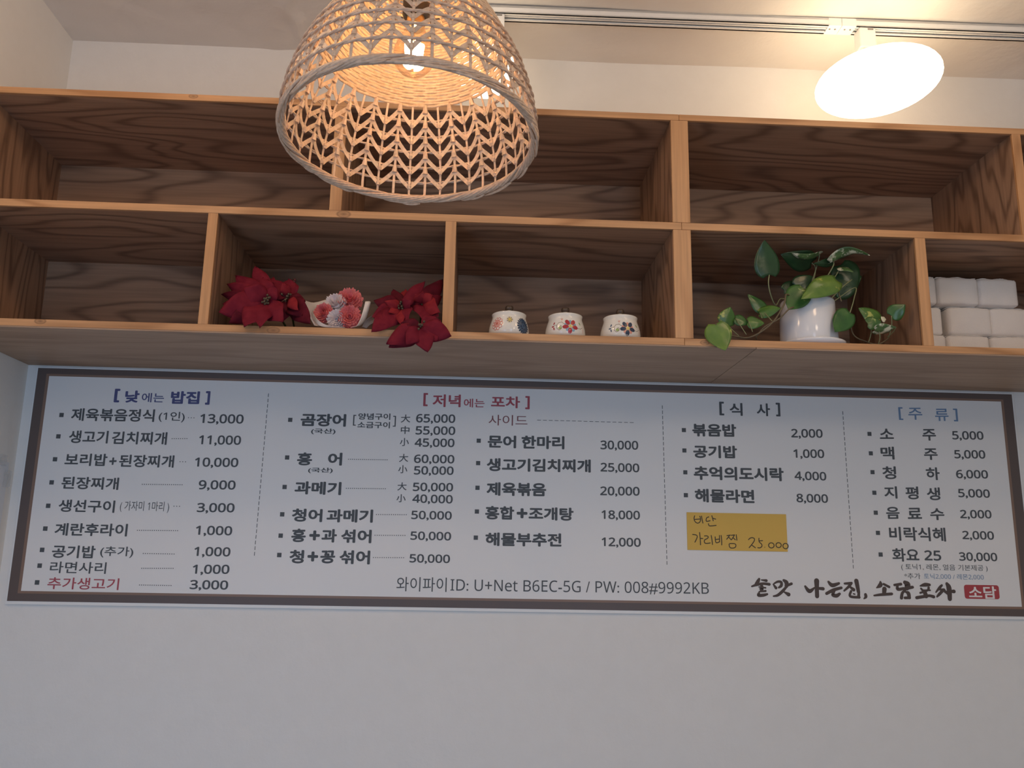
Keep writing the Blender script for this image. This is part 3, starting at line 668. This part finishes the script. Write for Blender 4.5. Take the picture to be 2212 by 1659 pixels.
def ringflower(q):
    for i in range(10):
        a = 2*pi*i/10; q.blob(-29+10*cos(a), 25+10.5*sin(a), 4.6, 4.2, a, 'coral', 0); q.blob(-29+10.6*cos(a), 25+11.1*sin(a), 2.9, 2.5, a, 'cream', 1)
    q.blob(-29, 25, 9, 9, 0, 'coral', 2)
    for i in range(10):
        a = 2*pi*i/10+.3; q.blob(-29+6*cos(a), 25+6*sin(a), 3.2, 1.3, a, 'pink', 3)
    q.blob(-29, 25, 2.4, 2.4, 0, 'coral', 4)
def daisy(q):
    for i in range(14): a = 2*pi*i/14; q.blob(5.2*cos(a), 33+5.2*sin(a), 2.4, .8, a, 'yellow' if i % 2 else 'brown', 0)
    q.blob(0, 33, 3.0, 3.0, 0, 'yellow', 1)
def mum(q):
    for rr, n, c, l in ((13, 18, 'navy', 0), (9.5, 16, 'slate', 1), (6, 12, 'navy', 2), (3, 8, 'slate', 3)):
        for i in range(n): a = 2*pi*i/n+rr; q.blob(33+rr*cos(a), 22+rr*1.1*sin(a), 4.4, 1.5 if c == 'slate' else 2.3, a, c, l)
    q.blob(33, 22, 2.2, 2.2, 0, 'navy', 4)
def bigflower(u, v, c1, c2):
    def fn(q):
        for d in (90, 18, -55, -128, 160): a = radians(d); q.blob(u+9.0*cos(a), v+9.0*sin(a), 5.0, 3.8, a, c2, 0)
        for d in (127, 53, -14, -96, 190): a = radians(d); q.blob(u+10.5*cos(a), v+10.5*sin(a), 6.6, 4.6, a, c1, 1)
        for i in range(5): a = 2*pi*i/5; q.blob(u+2.6*cos(a), v+2.6*sin(a), 2.2, 1.2, a, 'yellow', 2)
        q.blob(u, v, 1.6, 1.6, 0, 'yellow', 3)
    return fn
def vine(u, v, c1):
    def fn(q):
        q.line([(u-13, v+4), (u-19, v+9), (u-26, v+8), (u-30, v+2), (u-29, v-5), (u-24, v-9), (u-19, v-6), (u-18, v-1), (u-21, v+1), (u-24, v-2)], .9, 'brown')
        q.blob(u-22.5, v-4, 3.4, 3.2, 0, 'green', 1)
        q.line([(u-29, v+3), (u-36, v+2)], .8, 'brown')
        for du, dv, r in ((-37, 7, 70), (-39, 0, 10), (-36, -5, -70)): q.blob(u+du, v+dv, 3.2, 1.6, radians(r), c1, 1)
        q.line([(u-19, v+9), (u-19, v+14)], .6, 'salmon')
        for i in range(5): a = radians(40+25*i); q.line([(u-19, v+14), (u-19+4*cos(a), v+14+4*sin(a))], .7, 'salmon', 1)
        q.line([(u+15, v-3), (u+24, v-4), (u+32, v+1)], .8, 'brown'); q.blob(u+24, v+8, 3.6, 1.8, radians(-60), 'green', 1); q.line([(u+33, v-2), (u+32, v-12)], 1.4, 'pink')
    return fn
jar(1099, 'cream lidded jar with a coral and a dark blue flower, nearest the red poinsettias', [('painted_coral_flower', ringflower), ('painted_yellow_daisy', daisy), ('painted_blue_flower', mum)])
jar(1221, 'cream lidded jar painted with a red and light blue flower, middle of the three jars', [('painted_flower', bigflower(6.5, 22, 'red', 'blue')), ('painted_vine', vine(6.5, 22, 'red'))])
jar(1340, 'cream lidded jar painted with a navy and salmon flower, nearest the potted vine', [('painted_flower', bigflower(9, 21, 'navy', 'salmon')), ('painted_vine', vine(9, 21, 'slate'))])

# ------------------------------------------------------------------ leaves and petals
def blade(base, tip, width, face, curl=.12, fold=.25, shape='bract', nt=12, ns=3, wave=0., rnd=None):
    """one leaf: base, tip, breadth, the way its face looks; curl bends it along its length, fold creases it along the midrib"""
    L = tip-base; ln = L.length; d = L/ln; side = d.cross(face).normalized(); n = side.cross(d).normalized()
    if n.dot(face) < 0: n = -n
    vs = []
    for i in range(nt+1):
        t = i/nt
        if shape == 'bract': w = (sin(pi*min(t**.78, 1))**.85)*(1-.18*t)
        else: w = 1.0*sin(pi*(.035+.965*t)**.60)**.85 if t < 1 else 0
        if i == 0 and shape == 'bract': w = .06
        if i == nt: w = .012
        c = base+L*t+n*curl*ln*sin(pi*t*.9)
        for j in range(-ns, ns+1):
            s = j/ns; back = -.08*ln*(abs(s)**1.3)*(1-t)**3 if shape == 'heart' else 0
            p = c+side*(s*w*width/2)-n*(fold*abs(s)*w*width/2)+d*back
            if wave: p = p+n*wave*width*sin(3.1*pi*t+2.3*s+(rnd or 0))*abs(s)
            vs.append(p)
    m = 2*ns+1; fs = [(i*m+j, i*m+j+1, (i+1)*m+j+1, (i+1)*m+j) for i in range(nt) for j in range(2*ns)]
    return vs, fs
def bract_mat(name, c1, c2):
    m = mat(name, c1, .75); nt = NT(m); co = nt.n('TexCoord').outputs['Object']
    f = nt.n('TexNoise', {'Vector': co, 'Scale': 60.0, 'Detail': 3.0}).outputs[0]
    nt.link(nt.mix(nt.ramp(f, [(.35, (0, 0, 0)), (.65, (1, 1, 1))]), c1, c2), 'Base Color'); nt.b.inputs['Specular IOR Level'].default_value = .12
    return m
M_RED = bract_mat('red_velvet_petal', (.185, .014, .027), (.145, .009, .021)); M_RED2 = bract_mat('bright_red_petal', (.27, .022, .028), (.22, .015, .023)); M_MAR = bract_mat('maroon_petal', (.115, .008, .018), (.08, .006, .013))
M_BEAD = mat('bronze_bead', (.085, .055, .030), .45); M_STEM = mat('flower_stem', (.10, .16, .05), .6); M_CYA = mat('flower_eye', (.06, .05, .025), .6)
def bead(mb, c, r, n=6, mi=0):
    prof = [(r*.05, -r), (r*.7, -r*.7), (r, 0), (r*.7, r*.7), (r*.05, r)]; mb.lathe(prof, n, c, mi)
def poinsettia(org, Y0, label, stem_to, flowers, sc, o2):
    """org: where the stem rests; each flower: (centre px, y), list of petals (tip px, y, breadth px, shade, curl, fold)"""
    e = empty('artificial_poinsettia', org, label, 'artificial flower', 'red poinsettias on the shelf'); O_ = Vector(org); mm = {'r': M_RED, 'b': M_RED2, 'm': M_MAR}
    P = lambda x, y, Y: at(o2[0]+x/sc, o2[1]+y/sc, Y0+Y)
    k = 0
    for (cx, cy, cy3), petals, beads in flowers:
        c = P(cx, cy, cy3)
        for (tx, ty, tY, w, sh, cu, fo) in petals:
            k += 1; tip = P(tx, ty, tY); ln = (tip-c).length
            face = Vector((random.uniform(-.25, .25), -1, random.uniform(-.35, .1))).normalized()
            b = MB(); v, f = blade(c+(tip-c)*.04+Vector((0, .004, 0)), tip, 1.3*w/sc/1020, face, cu, fo, wave=.06, rnd=k); b.add(v, f); b.settle()
            solid(b.build('petal', mm[sh], e, True, off=O_), .0008)
        b = MB(); rb = random.Random(k)
        for i in range(beads):
            a = rb.uniform(0, 6.3); q = rb.uniform(0, .012); bead(b, c+Vector((q*cos(a), -.006-rb.uniform(0, .006), q*sin(a))), .0029)
            b.tube([c+Vector((0, .004, 0)), c+Vector((q*cos(a), -.006, q*sin(a)))], .0007, 4)
        b.settle(); b.build('flower_eye', M_BEAD, e, True, off=O_)
        b = MB(); st_ = Vector(stem_to); b.tube([c+Vector((0, .002, 0)), c.lerp(st_, .3)+Vector((0, 0, .012)), st_+Vector((0, 0, .003))], .0022, 6); b.settle(); b.build('stem', M_STEM, e, True, off=O_)
    return e
f = ((1070, 640, 0), [
  (900, 60, .045, 330, 'r', .10, .2), (560, 215, .045, 300, 'r', .1, .25), (1190, 240, .05, 230, 'r', .1, .2), (315, 525, .04, 230, 'm', .1, .3), (420, 350, .05, 260, 'r', .12, .2),
  (255, 830, -.022, 430, 'r', .12, .2), (330, 690, .01, 330, 'r', .10, .2), (690, 1090, -.045, 400, 'r', .10, .2), (955, 1105, -.045, 290, 'r', .12, .3), (1350, 1000, -.035, 330, 'r', .10, .3), (430, 1010, -.020, 330, 'm', .05, .2),
  (690, 400, -.012, 330, 'r', .22, .1), (1040, 250, .02, 330, 'r', .2, .1), (1250, 400, .0, 250, 'r', .25, .2)], 16)
g = ((1430, 575, .015), [
  (1450, 270, .04, 330, 'r', .1, .2), (1345, 335, -.01, 160, 'b', .2, .4), (1520, 420, .04, 200, 'r', .1, .2), (1830, 1020, -.030, 330, 'm', .06, .2), (1690, 900, -.020, 300, 'm', .06, .2), (1625, 800, -.030, 170, 'b', .1, .3), (1340, 1000, .0, 260, 'm', .05, .2), (1180, 330, .03, 300, 'r', .1, .2), (1010, 330, .04, 330, 'r', .1, .2), (1740, 640, .02, 200, 'm', .1, .2)], 8)
oL = at(575, 700, .10); pf = poinsettia((oL.x, .10, ZBT), .030, 'large red cloth poinsettia lying at the left end of its shelf bay', (oL.x+.05, .20, ZBT+.004), [f, g], 7.9, (440, 570))
b = MB()
for i in range(9): bead(b, at(632+random.uniform(-4, 5), 612+random.uniform(-10, 12), .10)-Vector((oL.x, .10, ZBT)), .0035)
b.tube([at(632, 604, .10)-Vector((oL.x, .10, ZBT)), at(624, 645, .08)-Vector((oL.x, .10, ZBT))], .0012, 5)
b.build('berry_sprig', mat('dark_red_berry', (.10, .02, .02), .5), pf, True)
f1 = ((720, 690, .0), [
  (165, 560, .01, 330, 'm', .15, .25), (550, 345, .05, 220, 'm', .1, .2), (800, 340, .06, 200, 'b', .1, .3), (1175, 180, .04, 230, 'r', .12, .3), (365, 560, -.02, 190, 'b', .28, .4),
  (120, 880, -.01, 360, 'r', .05, .2), (445, 800, -.028, 170, 'b', .1, .35), (740, 1065, -.042, 210, 'b', .15, .3), (850, 990, -.040, 330, 'r', .15, .2), (930, 555, -.022, 260, 'r', .25, .2), (115, 1180, -.045, 400, 'r', .1, .2), (330, 1050, -.035, 360, 'r', .1, .2)], 14)
f2 = ((1120, 610, .01), [
  (1535, 150, .05, 300, 'm', .1, .2), (1140, 355, -.010, 300, 'b', .22, .2), (1500, 800, -.026, 360, 'b', .22, .25), (1450, 890, -.020, 360, 'r', .15, .2), (1150, 980, -.030, 340, 'r', .15, .2), (1330, 420, -.012, 300, 'b', .25, .2), (1510, 480, .03, 300, 'r', .1, .2), (820, 480, .02, 260, 'r', .15, .25)], 0)
f3 = ((1090, 1060, -.052), [
  (410, 1415, -.056, 360, 'r', .05, .25), (460, 1480, -.050, 360, 'm', .03, .2), (800, 1420, -.060, 280, 'r', .10, .2), (1240, 1570, -.060, 340, 'r', .06, .25), (1710, 1250, -.056, 370, 'r', .08, .25), (1440, 1345, -.054, 280, 'r', .05, .2), (1490, 950, -.040, 320, 'r', .12, .2), (700, 1000, -.04, 230, 'm', .1, .2)], 8)
oR = at(888, 712, .10); poinsettia((oR.x, .10, ZBT), .025, 'red cloth poinsettia by the divider, its petals hanging over the shelf edge', (oR.x+.01, .20, ZBT+.004), [f1, f2, f3], 9.215, (790, 590))

# ------------------------------------------------------------------ carnation bouquet
ob = at(745, 706, .09); bo = empty('carnation_bouquet', (ob.x, .09, ZBT), 'small bouquet of pink and white carnations in cream paper lying between the poinsettias', 'bouquet'); OB = Vector((ob.x, .09, ZBT))
M_PINK = bract_mat('pink_carnation', (.90, .30, .28), (.78, .20, .20)); M_WCAR = bract_mat('white_carnation', (.90, .82, .80), (.80, .66, .65)); M_WRAP = mat('cream_wrap_paper', (.76, .70, .66), .6)
def carnation(c, R, face, m, sd):
    """frilled bloom: cupped, crinkled rings of petal one inside the other"""
    rn = random.Random(sd); q = face.to_track_quat('Z', 'Y').to_matrix(); b = MB(); n = 120
    for k, (r0_, r1_, zt) in enumerate(((.30, 1.0, .02), (.25, .92, .22), (.2, .78, .42), (.15, .60, .58), (.1, .42, .70), (.05, .24, .76))):
        ph = [rn.uniform(0, 6.3) for _ in range(4)]; vs = []
        for i in range(5):
            t = i/4
            for j in range(n):
                a = 2*pi*j/n; ruf = t*t*(.10*sin(9*a+ph[0])+.10*sin(17*a+ph[1])+.07*sin(29*a+ph[2]))
                r = R*(r0_+(r1_-r0_)*t)*(1+.35*ruf); z = R*(-.45+(zt+.45)*(t**.7)+.9*ruf*.6)
                vs.append(c+q@Vector((r*cos(a), r*sin(a), z)))
        b.add(vs, [(i*n+j, i*n+(j+1) % n, (i+1)*n+(j+1) % n, (i+1)*n+j) for i in range(4) for j in range(n)])
    prof = MB(); prof.lathe([(.1*R, -1.1*R), (.3*R, -.9*R), (.34*R, -.4*R), (.5*R, -.2*R), (.3*R, 0)], 16); b.add([c+q@Vector(v) for v in prof.v], prof.f)
    b.settle(); o = b.build('carnation', m, bo, True, off=OB); o['label'] = 'pink carnation' if m is M_PINK else 'white carnation'
F0 = Vector((-.05, -1, .02)).normalized()
for i, (px, py, Y, R, fc, m) in enumerate(((755.5, 649, .075, .0285, (.15, -1, .25), M_PINK), (755.5, 685, .045, .0255, (.1, -1, -.1), M_PINK), (699, 677, .055, .0225, (-.35, -1, 0), M_PINK), (725, 656, .065, .0235, (-.1, -1, .3), M_WCAR), (728, 690, .045, .0215, (0, -1, -.2), M_WCAR))):
    carnation(at(px, py, Y), R, Vector(fc).normalized(), m, 20+i)
def sheet(rows, name):
    """a curved sheet of paper through rows of (px, py, y) points"""
    g_ = [[at(*p) for p in r] for r in rows]
    def fine(r, n=16):
        out_ = []
        for i in range(n+1):
            t = i/n*(len(r)-1); k = min(int(t), len(r)-2); f_ = t-k; p0, p1, p2, p3 = r[max(k-1, 0)], r[k], r[k+1], r[min(k+2, len(r)-1)]
            out_.append(p1*1.0+(p2-p0)*(.5*f_)+(p0*2-p1*5+p2*4-p3)*(.5*f_*f_)+(p1*3-p0-p2*3+p3)*(.5*f_**3))
        return out_
    g_ = [fine(r) for r in g_]; cols = list(zip(*g_)); g2 = [fine(list(c), 8) for c in cols]
    b = MB(); m = len(g2[0]); b.add([p for c in g2 for p in c], [(i*m+j, i*m+j+1, (i+1)*m+j+1, (i+1)*m+j) for i in range(len(g2)-1) for j in range(m-1)]); b.settle()
    return solid(b.build(name, M_WRAP, bo, True, off=OB), .0005)
sheet([[(651.5, 645, .062), (660, 667, .052), (669, 685, .045), (679, 703, .040)], [(664, 651, .085), (670, 669, .070), (678, 686, .060), (690, 704.5, .052)], [(680, 653.5, .11), (684, 670, .10), (692, 688, .090), (706, 703, .075)], [(708, 646, .125), (709, 668, .12), (714, 690, .11), (726, 702, .09)]], 'wrapping_paper')
sheet([[(674.5, 672, .050), (684, 688, .030), (699, 699.5, .016), (718, 705, .010), (745, 707, .012)], [(674, 685, .048), (682, 697, .032), (694, 705, .020), (716, 708, .014), (745, 708.5, .014)]], 'wrapping_paper')
sheet([[(789, 651, .050), (785, 668, .035), (779, 688, .024), (770, 704, .014), (758, 707.5, .012)],
       [(801, 652.5, .055), (796, 672, .048), (789, 692, .045), (778, 704, .040), (762, 706, .04)],
       [(792, 668, .11), (790, 680, .11), (784, 693, .11), (776, 700, .11), (762, 701, .11)]], 'wrapping_paper')
sheet([[(826, 674, .10), (806, 681, .075), (792, 690, .06), (782, 706, .05)], [(812, 687, .10), (800, 692, .08), (792, 698, .07), (786, 707, .055)], [(818, 694, .085), (808, 697, .075), (799, 702, .066), (792, 709, .058)]], 'wrapping_paper')

# ------------------------------------------------------------------ potted vine
M_POT = mat('white_glazed_pot', (.80, .80, .82), .10); M_SOIL = mat('potting_soil', (.05, .035, .025), .9)
M_VINE = mat('brown_vine_stem', (.13, .10, .055), .6); M_PET = mat('leaf_stalk', (.22, .24, .12), .55)
def leafmat(name, base, dark, pale, amount):
    m = mat(name, base, .28); nt = NT(m); co = nt.n('TexCoord').outputs['Object']
    f = nt.n('TexNoise', {'Vector': co, 'Scale': 34.0, 'Detail': 3.0}).outputs[0]; s_ = nt.n('TexNoise', {'Vector': nt.n('Mapping', {'Vector': co, 'Location': (3.7, 1.1, .3)}).outputs[0], 'Scale': 20.0, 'Detail': 4.0, 'Roughness': .7}).outputs[0]
    c = nt.mix(nt.ramp(f, [(.35, (0, 0, 0)), (.65, (1, 1, 1))]), base, dark)
    c = nt.mix(nt.ramp(s_, [(.66-amount, (0, 0, 0)), (.72-amount, (1, 1, 1))]), c, pale); nt.link(c, 'Base Color'); bump(nt, f, .25, .004)
    return m
LM = {'g': leafmat('green_leaf', (.055, .15, .035), (.035, .105, .03), (.38, .46, .16), .0), 'd': leafmat('dark_leaf', (.028, .075, .028), (.020, .055, .022), (.07, .13, .05), .0),
      'v': leafmat('marbled_leaf', (.085, .19, .035), (.05, .13, .03), (.42, .45, .12), .09), 'y': leafmat('light_leaf', (.15, .25, .045), (.09, .18, .035), (.40, .42, .10), .08), 'w': leafmat('pale_edged_leaf', (.10, .18, .06), (.06, .12, .04), (.66, .64, .46), .16)}
pp = at(1748, 740, .078); pl_ = empty('potted_vine', (pp.x, .078, ZBT), 'trailing green vine in a glossy white pot on the right shelf', 'potted plant'); OPV = Vector((pp.x, .078, ZBT))
b = MB(); b.lathe([(.050, .006), (.0605, .007), (.0625, .012), (.0615, .045), (.0605, .074), (.0590, .078), (.0590, .108), (.0575, .1125), (.0555, .1125), (.054, .104), (.054, .098)], 64, cap=False); pot = b.build('pot', M_POT, pl_, True)
b = MB(); b.lathe([(.049, .009), (.0540, .040), (.0535, .098)], 48); b.build('soil', M_SOIL, pot); 
b = MB(); b.lathe([(.055, .0004), (.064, .0008), (.0715, .009), (.0725, .0135), (.0705, .0135), (.064, .006), (.05, .0055)], 64, (.003, -.004, 0)); b.build('saucer', M_POT, pl_, True)
Q = lambda x, y, Y: at(1490+x/4.424, 500+y/4.424, Y)
LEAVES = [((760,415,.022),(716,78,.005),240,'d',(.1,-1,-.15),-.04,.10), ((1165,300,.09),(862,212,.06),215,'d',(0,-.75,-.65),.10,.12), ((1240,225,.07),(962,180,.045),120,'w',(.05,-.25,-1),.22,.5),
 ((1345,300,.06),(1722,250,.02),150,'w',(.0,-.28,-.9),-.22,.45), ((1375,290,.08),(1178,305,.07),90,'d',(0,-.8,-.6),.10,.2), ((1440,320,.10),(1590,560,.10),270,'d',(0,-1,-.1),.08,.1), ((1425,345,.075),(1565,395,.06),90,'w',(.1,-.8,.5),.15,.3),
 ((1400,465,.02),(1060,655,-.005),215,'y',(-.15,-1,.25),.08,.22), ((1085,545,.02),(945,745,.0),215,'g',(-.1,-1,.1),-.06,.12), ((715,760,.045),(553,603,.05),130,'g',(.1,-1,.1),.05,.2), ((668,775,.03),(875,735,.01),130,'v',(0,-1,.35),.06,.25),
 ((345,880,.03),(388,722,.03),165,'v',(.2,-1,.2),.05,.2), ((245,885,-.012),(342,1135,-.028),225,'y',(-.25,-1,.15),-.06,.16), ((438,830,.03),(570,885,.03),115,'g',(0,-1,.3),.05,.2), ((560,860,.02),(712,880,.02),130,'v',(0,-1,.3),.06,.25),
 ((1530,775,.02),(1387,957,.0),190,'g',(.1,-1,.1),-.05,.14), ((1815,860,.03),(1610,735,.03),170,'v',(.0,-1,.2),.08,.22), ((1770,945,.0),(1965,908,.0),135,'w',(.1,-.5,-.85),.15,.35), ((1925,805,.03),(2060,700,.02),150,'g',(0,-1,.1),.05,.15),
 ((1870,850,.02),(1825,815,.02),60,'w',(0,-1,.5),.1,.3), ((1380,560,.10),(1640,430,.10),250,'d',(0,-1,0),.06,.1), ((1010,520,.10),(1180,430,.10),150,'d',(0,-1,0),.06,.1), ((900,560,.11),(1060,480,.12),120,'d',(0,-1,0),.06,.1), ((1700,880,.02),(1830,860,.02),130,'g',(0,-1,.2),.05,.2)]
for i, (ba, ti, w, mk, fc, cu, fo) in enumerate(LEAVES):
    b = MB(); v, f = blade(Q(*ba), Q(*ti), 1.1*w/4.424/990, Vector(fc).normalized(), cu, fo, 'heart', 16, 4, .02, i); b.add(v, f); b.settle(); solid(b.build('leaf', LM[mk], pl_, True, off=OPV), .0005)
def curve(pts, n=6):
    out_ = []
    for i in range(len(pts)-1):
        p0, p1, p2, p3 = pts[max(i-1, 0)], pts[i], pts[i+1], pts[min(i+2, len(pts)-1)]
        for k in range(n): t = k/n; out_.append(p1+(p2-p0)*(.5*t)+(p0*2-p1*5+p2*4-p3)*(.5*t*t)+(p1*3-p0-p2*3+p3)*(.5*t**3))
    return out_+[pts[-1]]
IN = lambda dx, dy: OPV+Vector((dx, dy, .097))
def stalk(name, pts, r, m): b = MB(); b.tube(curve(pts), r, 6); b.settle(); b.build(name, m, pl_, True, off=OPV)
stalk('leaf_stalk', [Q(760,415,.022), Q(752,500,.022), Q(775,610,.03), Q(822,705,.05), Q(880,640,.06), IN(-.03,-.02)], .0013, M_PET)
stalk('vine', [IN(-.025,-.02), Q(930,600,.012), Q(900,700,-.002), Q(800,860,-.004), Q(680,960,.0), Q(560,1015,.01), Q(450,1005,.02), Q(350,985,.01), Q(290,930,-.005), Q(245,885,-.012)], .0019, M_VINE)
stalk('vine', [IN(-.02,-.025), Q(960,735,-.004), Q(860,830,-.006), Q(720,910,.0), Q(640,1000,.01), Q(640,1030,.02)], .0016, M_VINE)
for a_, c_ in (((700,760,.03),(790,860,.0)), ((668,775,.03),(690,830,.02)), ((345,880,.03),(470,1000,.02)), ((438,830,.03),(540,985,.01)), ((560,860,.02),(600,960,.005))): stalk('leaf_stalk', [Q(*a_), (Q(*a_)+Q(*c_))/2+Vector((0, -.004, -.003)), Q(*c_)], .0010, M_PET)
stalk('leaf_stalk', [Q(1375,290,.06), Q(1350,370,.06), IN(.0,.01)], .0014, M_PET); stalk('leaf_stalk', [Q(1430,345,.075), Q(1390,430,.075), IN(.01,.01)], .0013, M_PET); stalk('leaf_stalk', [Q(1165,300,.09), Q(1200,390,.09), IN(.0,.02)], .0013, M_PET)
stalk('leaf_stalk', [Q(1240,225,.07), Q(1215,330,.08), IN(-.005,.015)], .0011, M_PET); stalk('leaf_stalk', [Q(1550,460,.07), Q(1450,540,.06), IN(.03,-.01)], .0013, M_PET)
stalk('leaf_stalk', [Q(1390,490,.03), Q(1420,580,.015), Q(1450,670,.01)], .0013, M_VINE); stalk('leaf_stalk', [Q(1530,780,.02), Q(1570,640,.03), Q(1568,540,.06), IN(.035,.0)], .0012, M_PET)
stalk('leaf_stalk', [Q(1085,545,.02), Q(1120,560,.02), IN(-.005,-.03)], .0012, M_PET); stalk('leaf_stalk', [Q(1400,465,.02), Q(1380,520,.03), IN(.02,-.03)], .0012, M_PET)
stalk('vine', [IN(.045,.0), Q(1500,760,.04), Q(1560,980,.06), Q(1680,1050,.05), Q(1800,1078,.04), Q(1900,1020,.05)], .0016, M_VINE)
for a_, c_ in (((1730,880,.03),(1708,1062,.04)), ((1805,940,.0),(1800,1085,.02)), ((1970,915,.0),(1885,1012,.04)), ((1928,805,.03),(1900,1015,.05))): stalk('leaf_stalk', [Q(*a_), (Q(*a_)+Q(*c_))/2+Vector((.002, -.003, 0)), Q(*c_)], .0011, M_PET)

# ------------------------------------------------------------------ folded towels
from mathutils import noise
M_TOWEL = mat('white_towel', (.82, .76, .70), .9); nt = NT(M_TOWEL); co = nt.n('TexCoord').outputs['Object']
fz = nt.n('TexNoise', {'Vector': co, 'Scale': 420.0, 'Detail': 2.0}).outputs[0]; bump(nt, fz, .35, .002); M_TOWEL.node_tree.nodes['Principled BSDF'].inputs['Sheen Weight'].default_value = .3
TY = .15
def towel(pxl, pxr, z0, z1, label, sd, dy=0.):
    yy = TY+dy; x0, x1 = max(2.0725, at(pxl, 655, yy).x), at(pxr, 655, yy).x; dpt = .155; e = empty('folded_towel', ((x0+x1)/2, yy+dpt/2, z0), label, 'towel', 'white towels stacked on the right shelf')
    hx, hy, hz, r = (x1-x0)/2, dpt/2, (z1-z0)/2, .0065
    bm = bmesh.new(); bmesh.ops.create_cube(bm, size=2); bmesh.ops.subdivide_edges(bm, edges=bm.edges[:], cuts=13, use_grid_fill=True)
    for v in bm.verts:
        c = v.co; p = Vector((c.x*hx, c.y*hy, c.z*hz)); core = Vector((max(-hx+r, min(hx-r, p.x)), max(-hy+r, min(hy-r, p.y)), max(-hz+r, min(hz-r, p.z)))); d = p-core
        p = core+d.normalized()*r if d.length > 1e-6 else p
        if p.y < 0: p.y -= .005*(1-(c.x**2))*(1-c.z**2)
        k = noise.noise(Vector((p.x*38+sd*7, p.y*30, p.z*38))); p += Vector((k*.0016, k*.002, k*.0016))
        if c.z > .3: p.z -= .0022*(c.x**2)
        p.z = max(p.z, -hz)
        v.co = p+Vector((0, 0, hz))
    me = bpy.data.meshes.new('towel_cloth'); bm.to_mesh(me); bm.free(); me.materials.append(M_TOWEL)
    for q in me.polygons: q.use_smooth = True
    o = bpy.data.objects.new('towel_cloth', me); link(o, e)
    b = MB(); rn = random.Random(sd); n = 26; vs = []                 # the loose flap folded over the top, its hem a little frayed
    for j in range(5):
        for i in range(n+1):
            x = -hx*.98+2*hx*.98*i/n; y = -hy*.90+hy*1.2*j/4; z = 2*hz+.0008-.0022*(x/hx)**2+(.0012*sin(i*.5+sd)*(1-j/4) if j < 2 else 0)
            vs.append((x, y+(rn.uniform(-.0012, .0012) if j == 0 else 0), z))
    b.add(vs, [(j*(n+1)+i, j*(n+1)+i+1, (j+1)*(n+1)+i+1, (j+1)*(n+1)+i) for j in range(4) for i in range(n)]); solid(b.build('top_flap', M_TOWEL, e, True), .0009)
ZR = [ZBT, ZBT+.071, ZBT+.142, ZBT+.213]
names = {0: 'bottom', 1: 'middle', 2: 'topmost'}
for ci, (cn_, xs) in enumerate((('against the wooden divider', [(1950, 2037), (1943, 2033), (1938, 2026)]), ('between the two other towel stacks', [(2040, 2130), (2046, 2139), (2029, 2117)]), ('at the right edge of the photo', [(2133, 2224), (2137, 2226), (2118, 2202)]))):
    for ri in range(3): towel(*xs[ri], ZR[ri]+.0006, ZR[ri+1]-.0018, '%s white folded towel in the stack %s' % (names[ri], cn_), ci*5+ri, dy=(0, .012, .0)[ri] if ci == 0 else (.0, .006, .0)[ri])
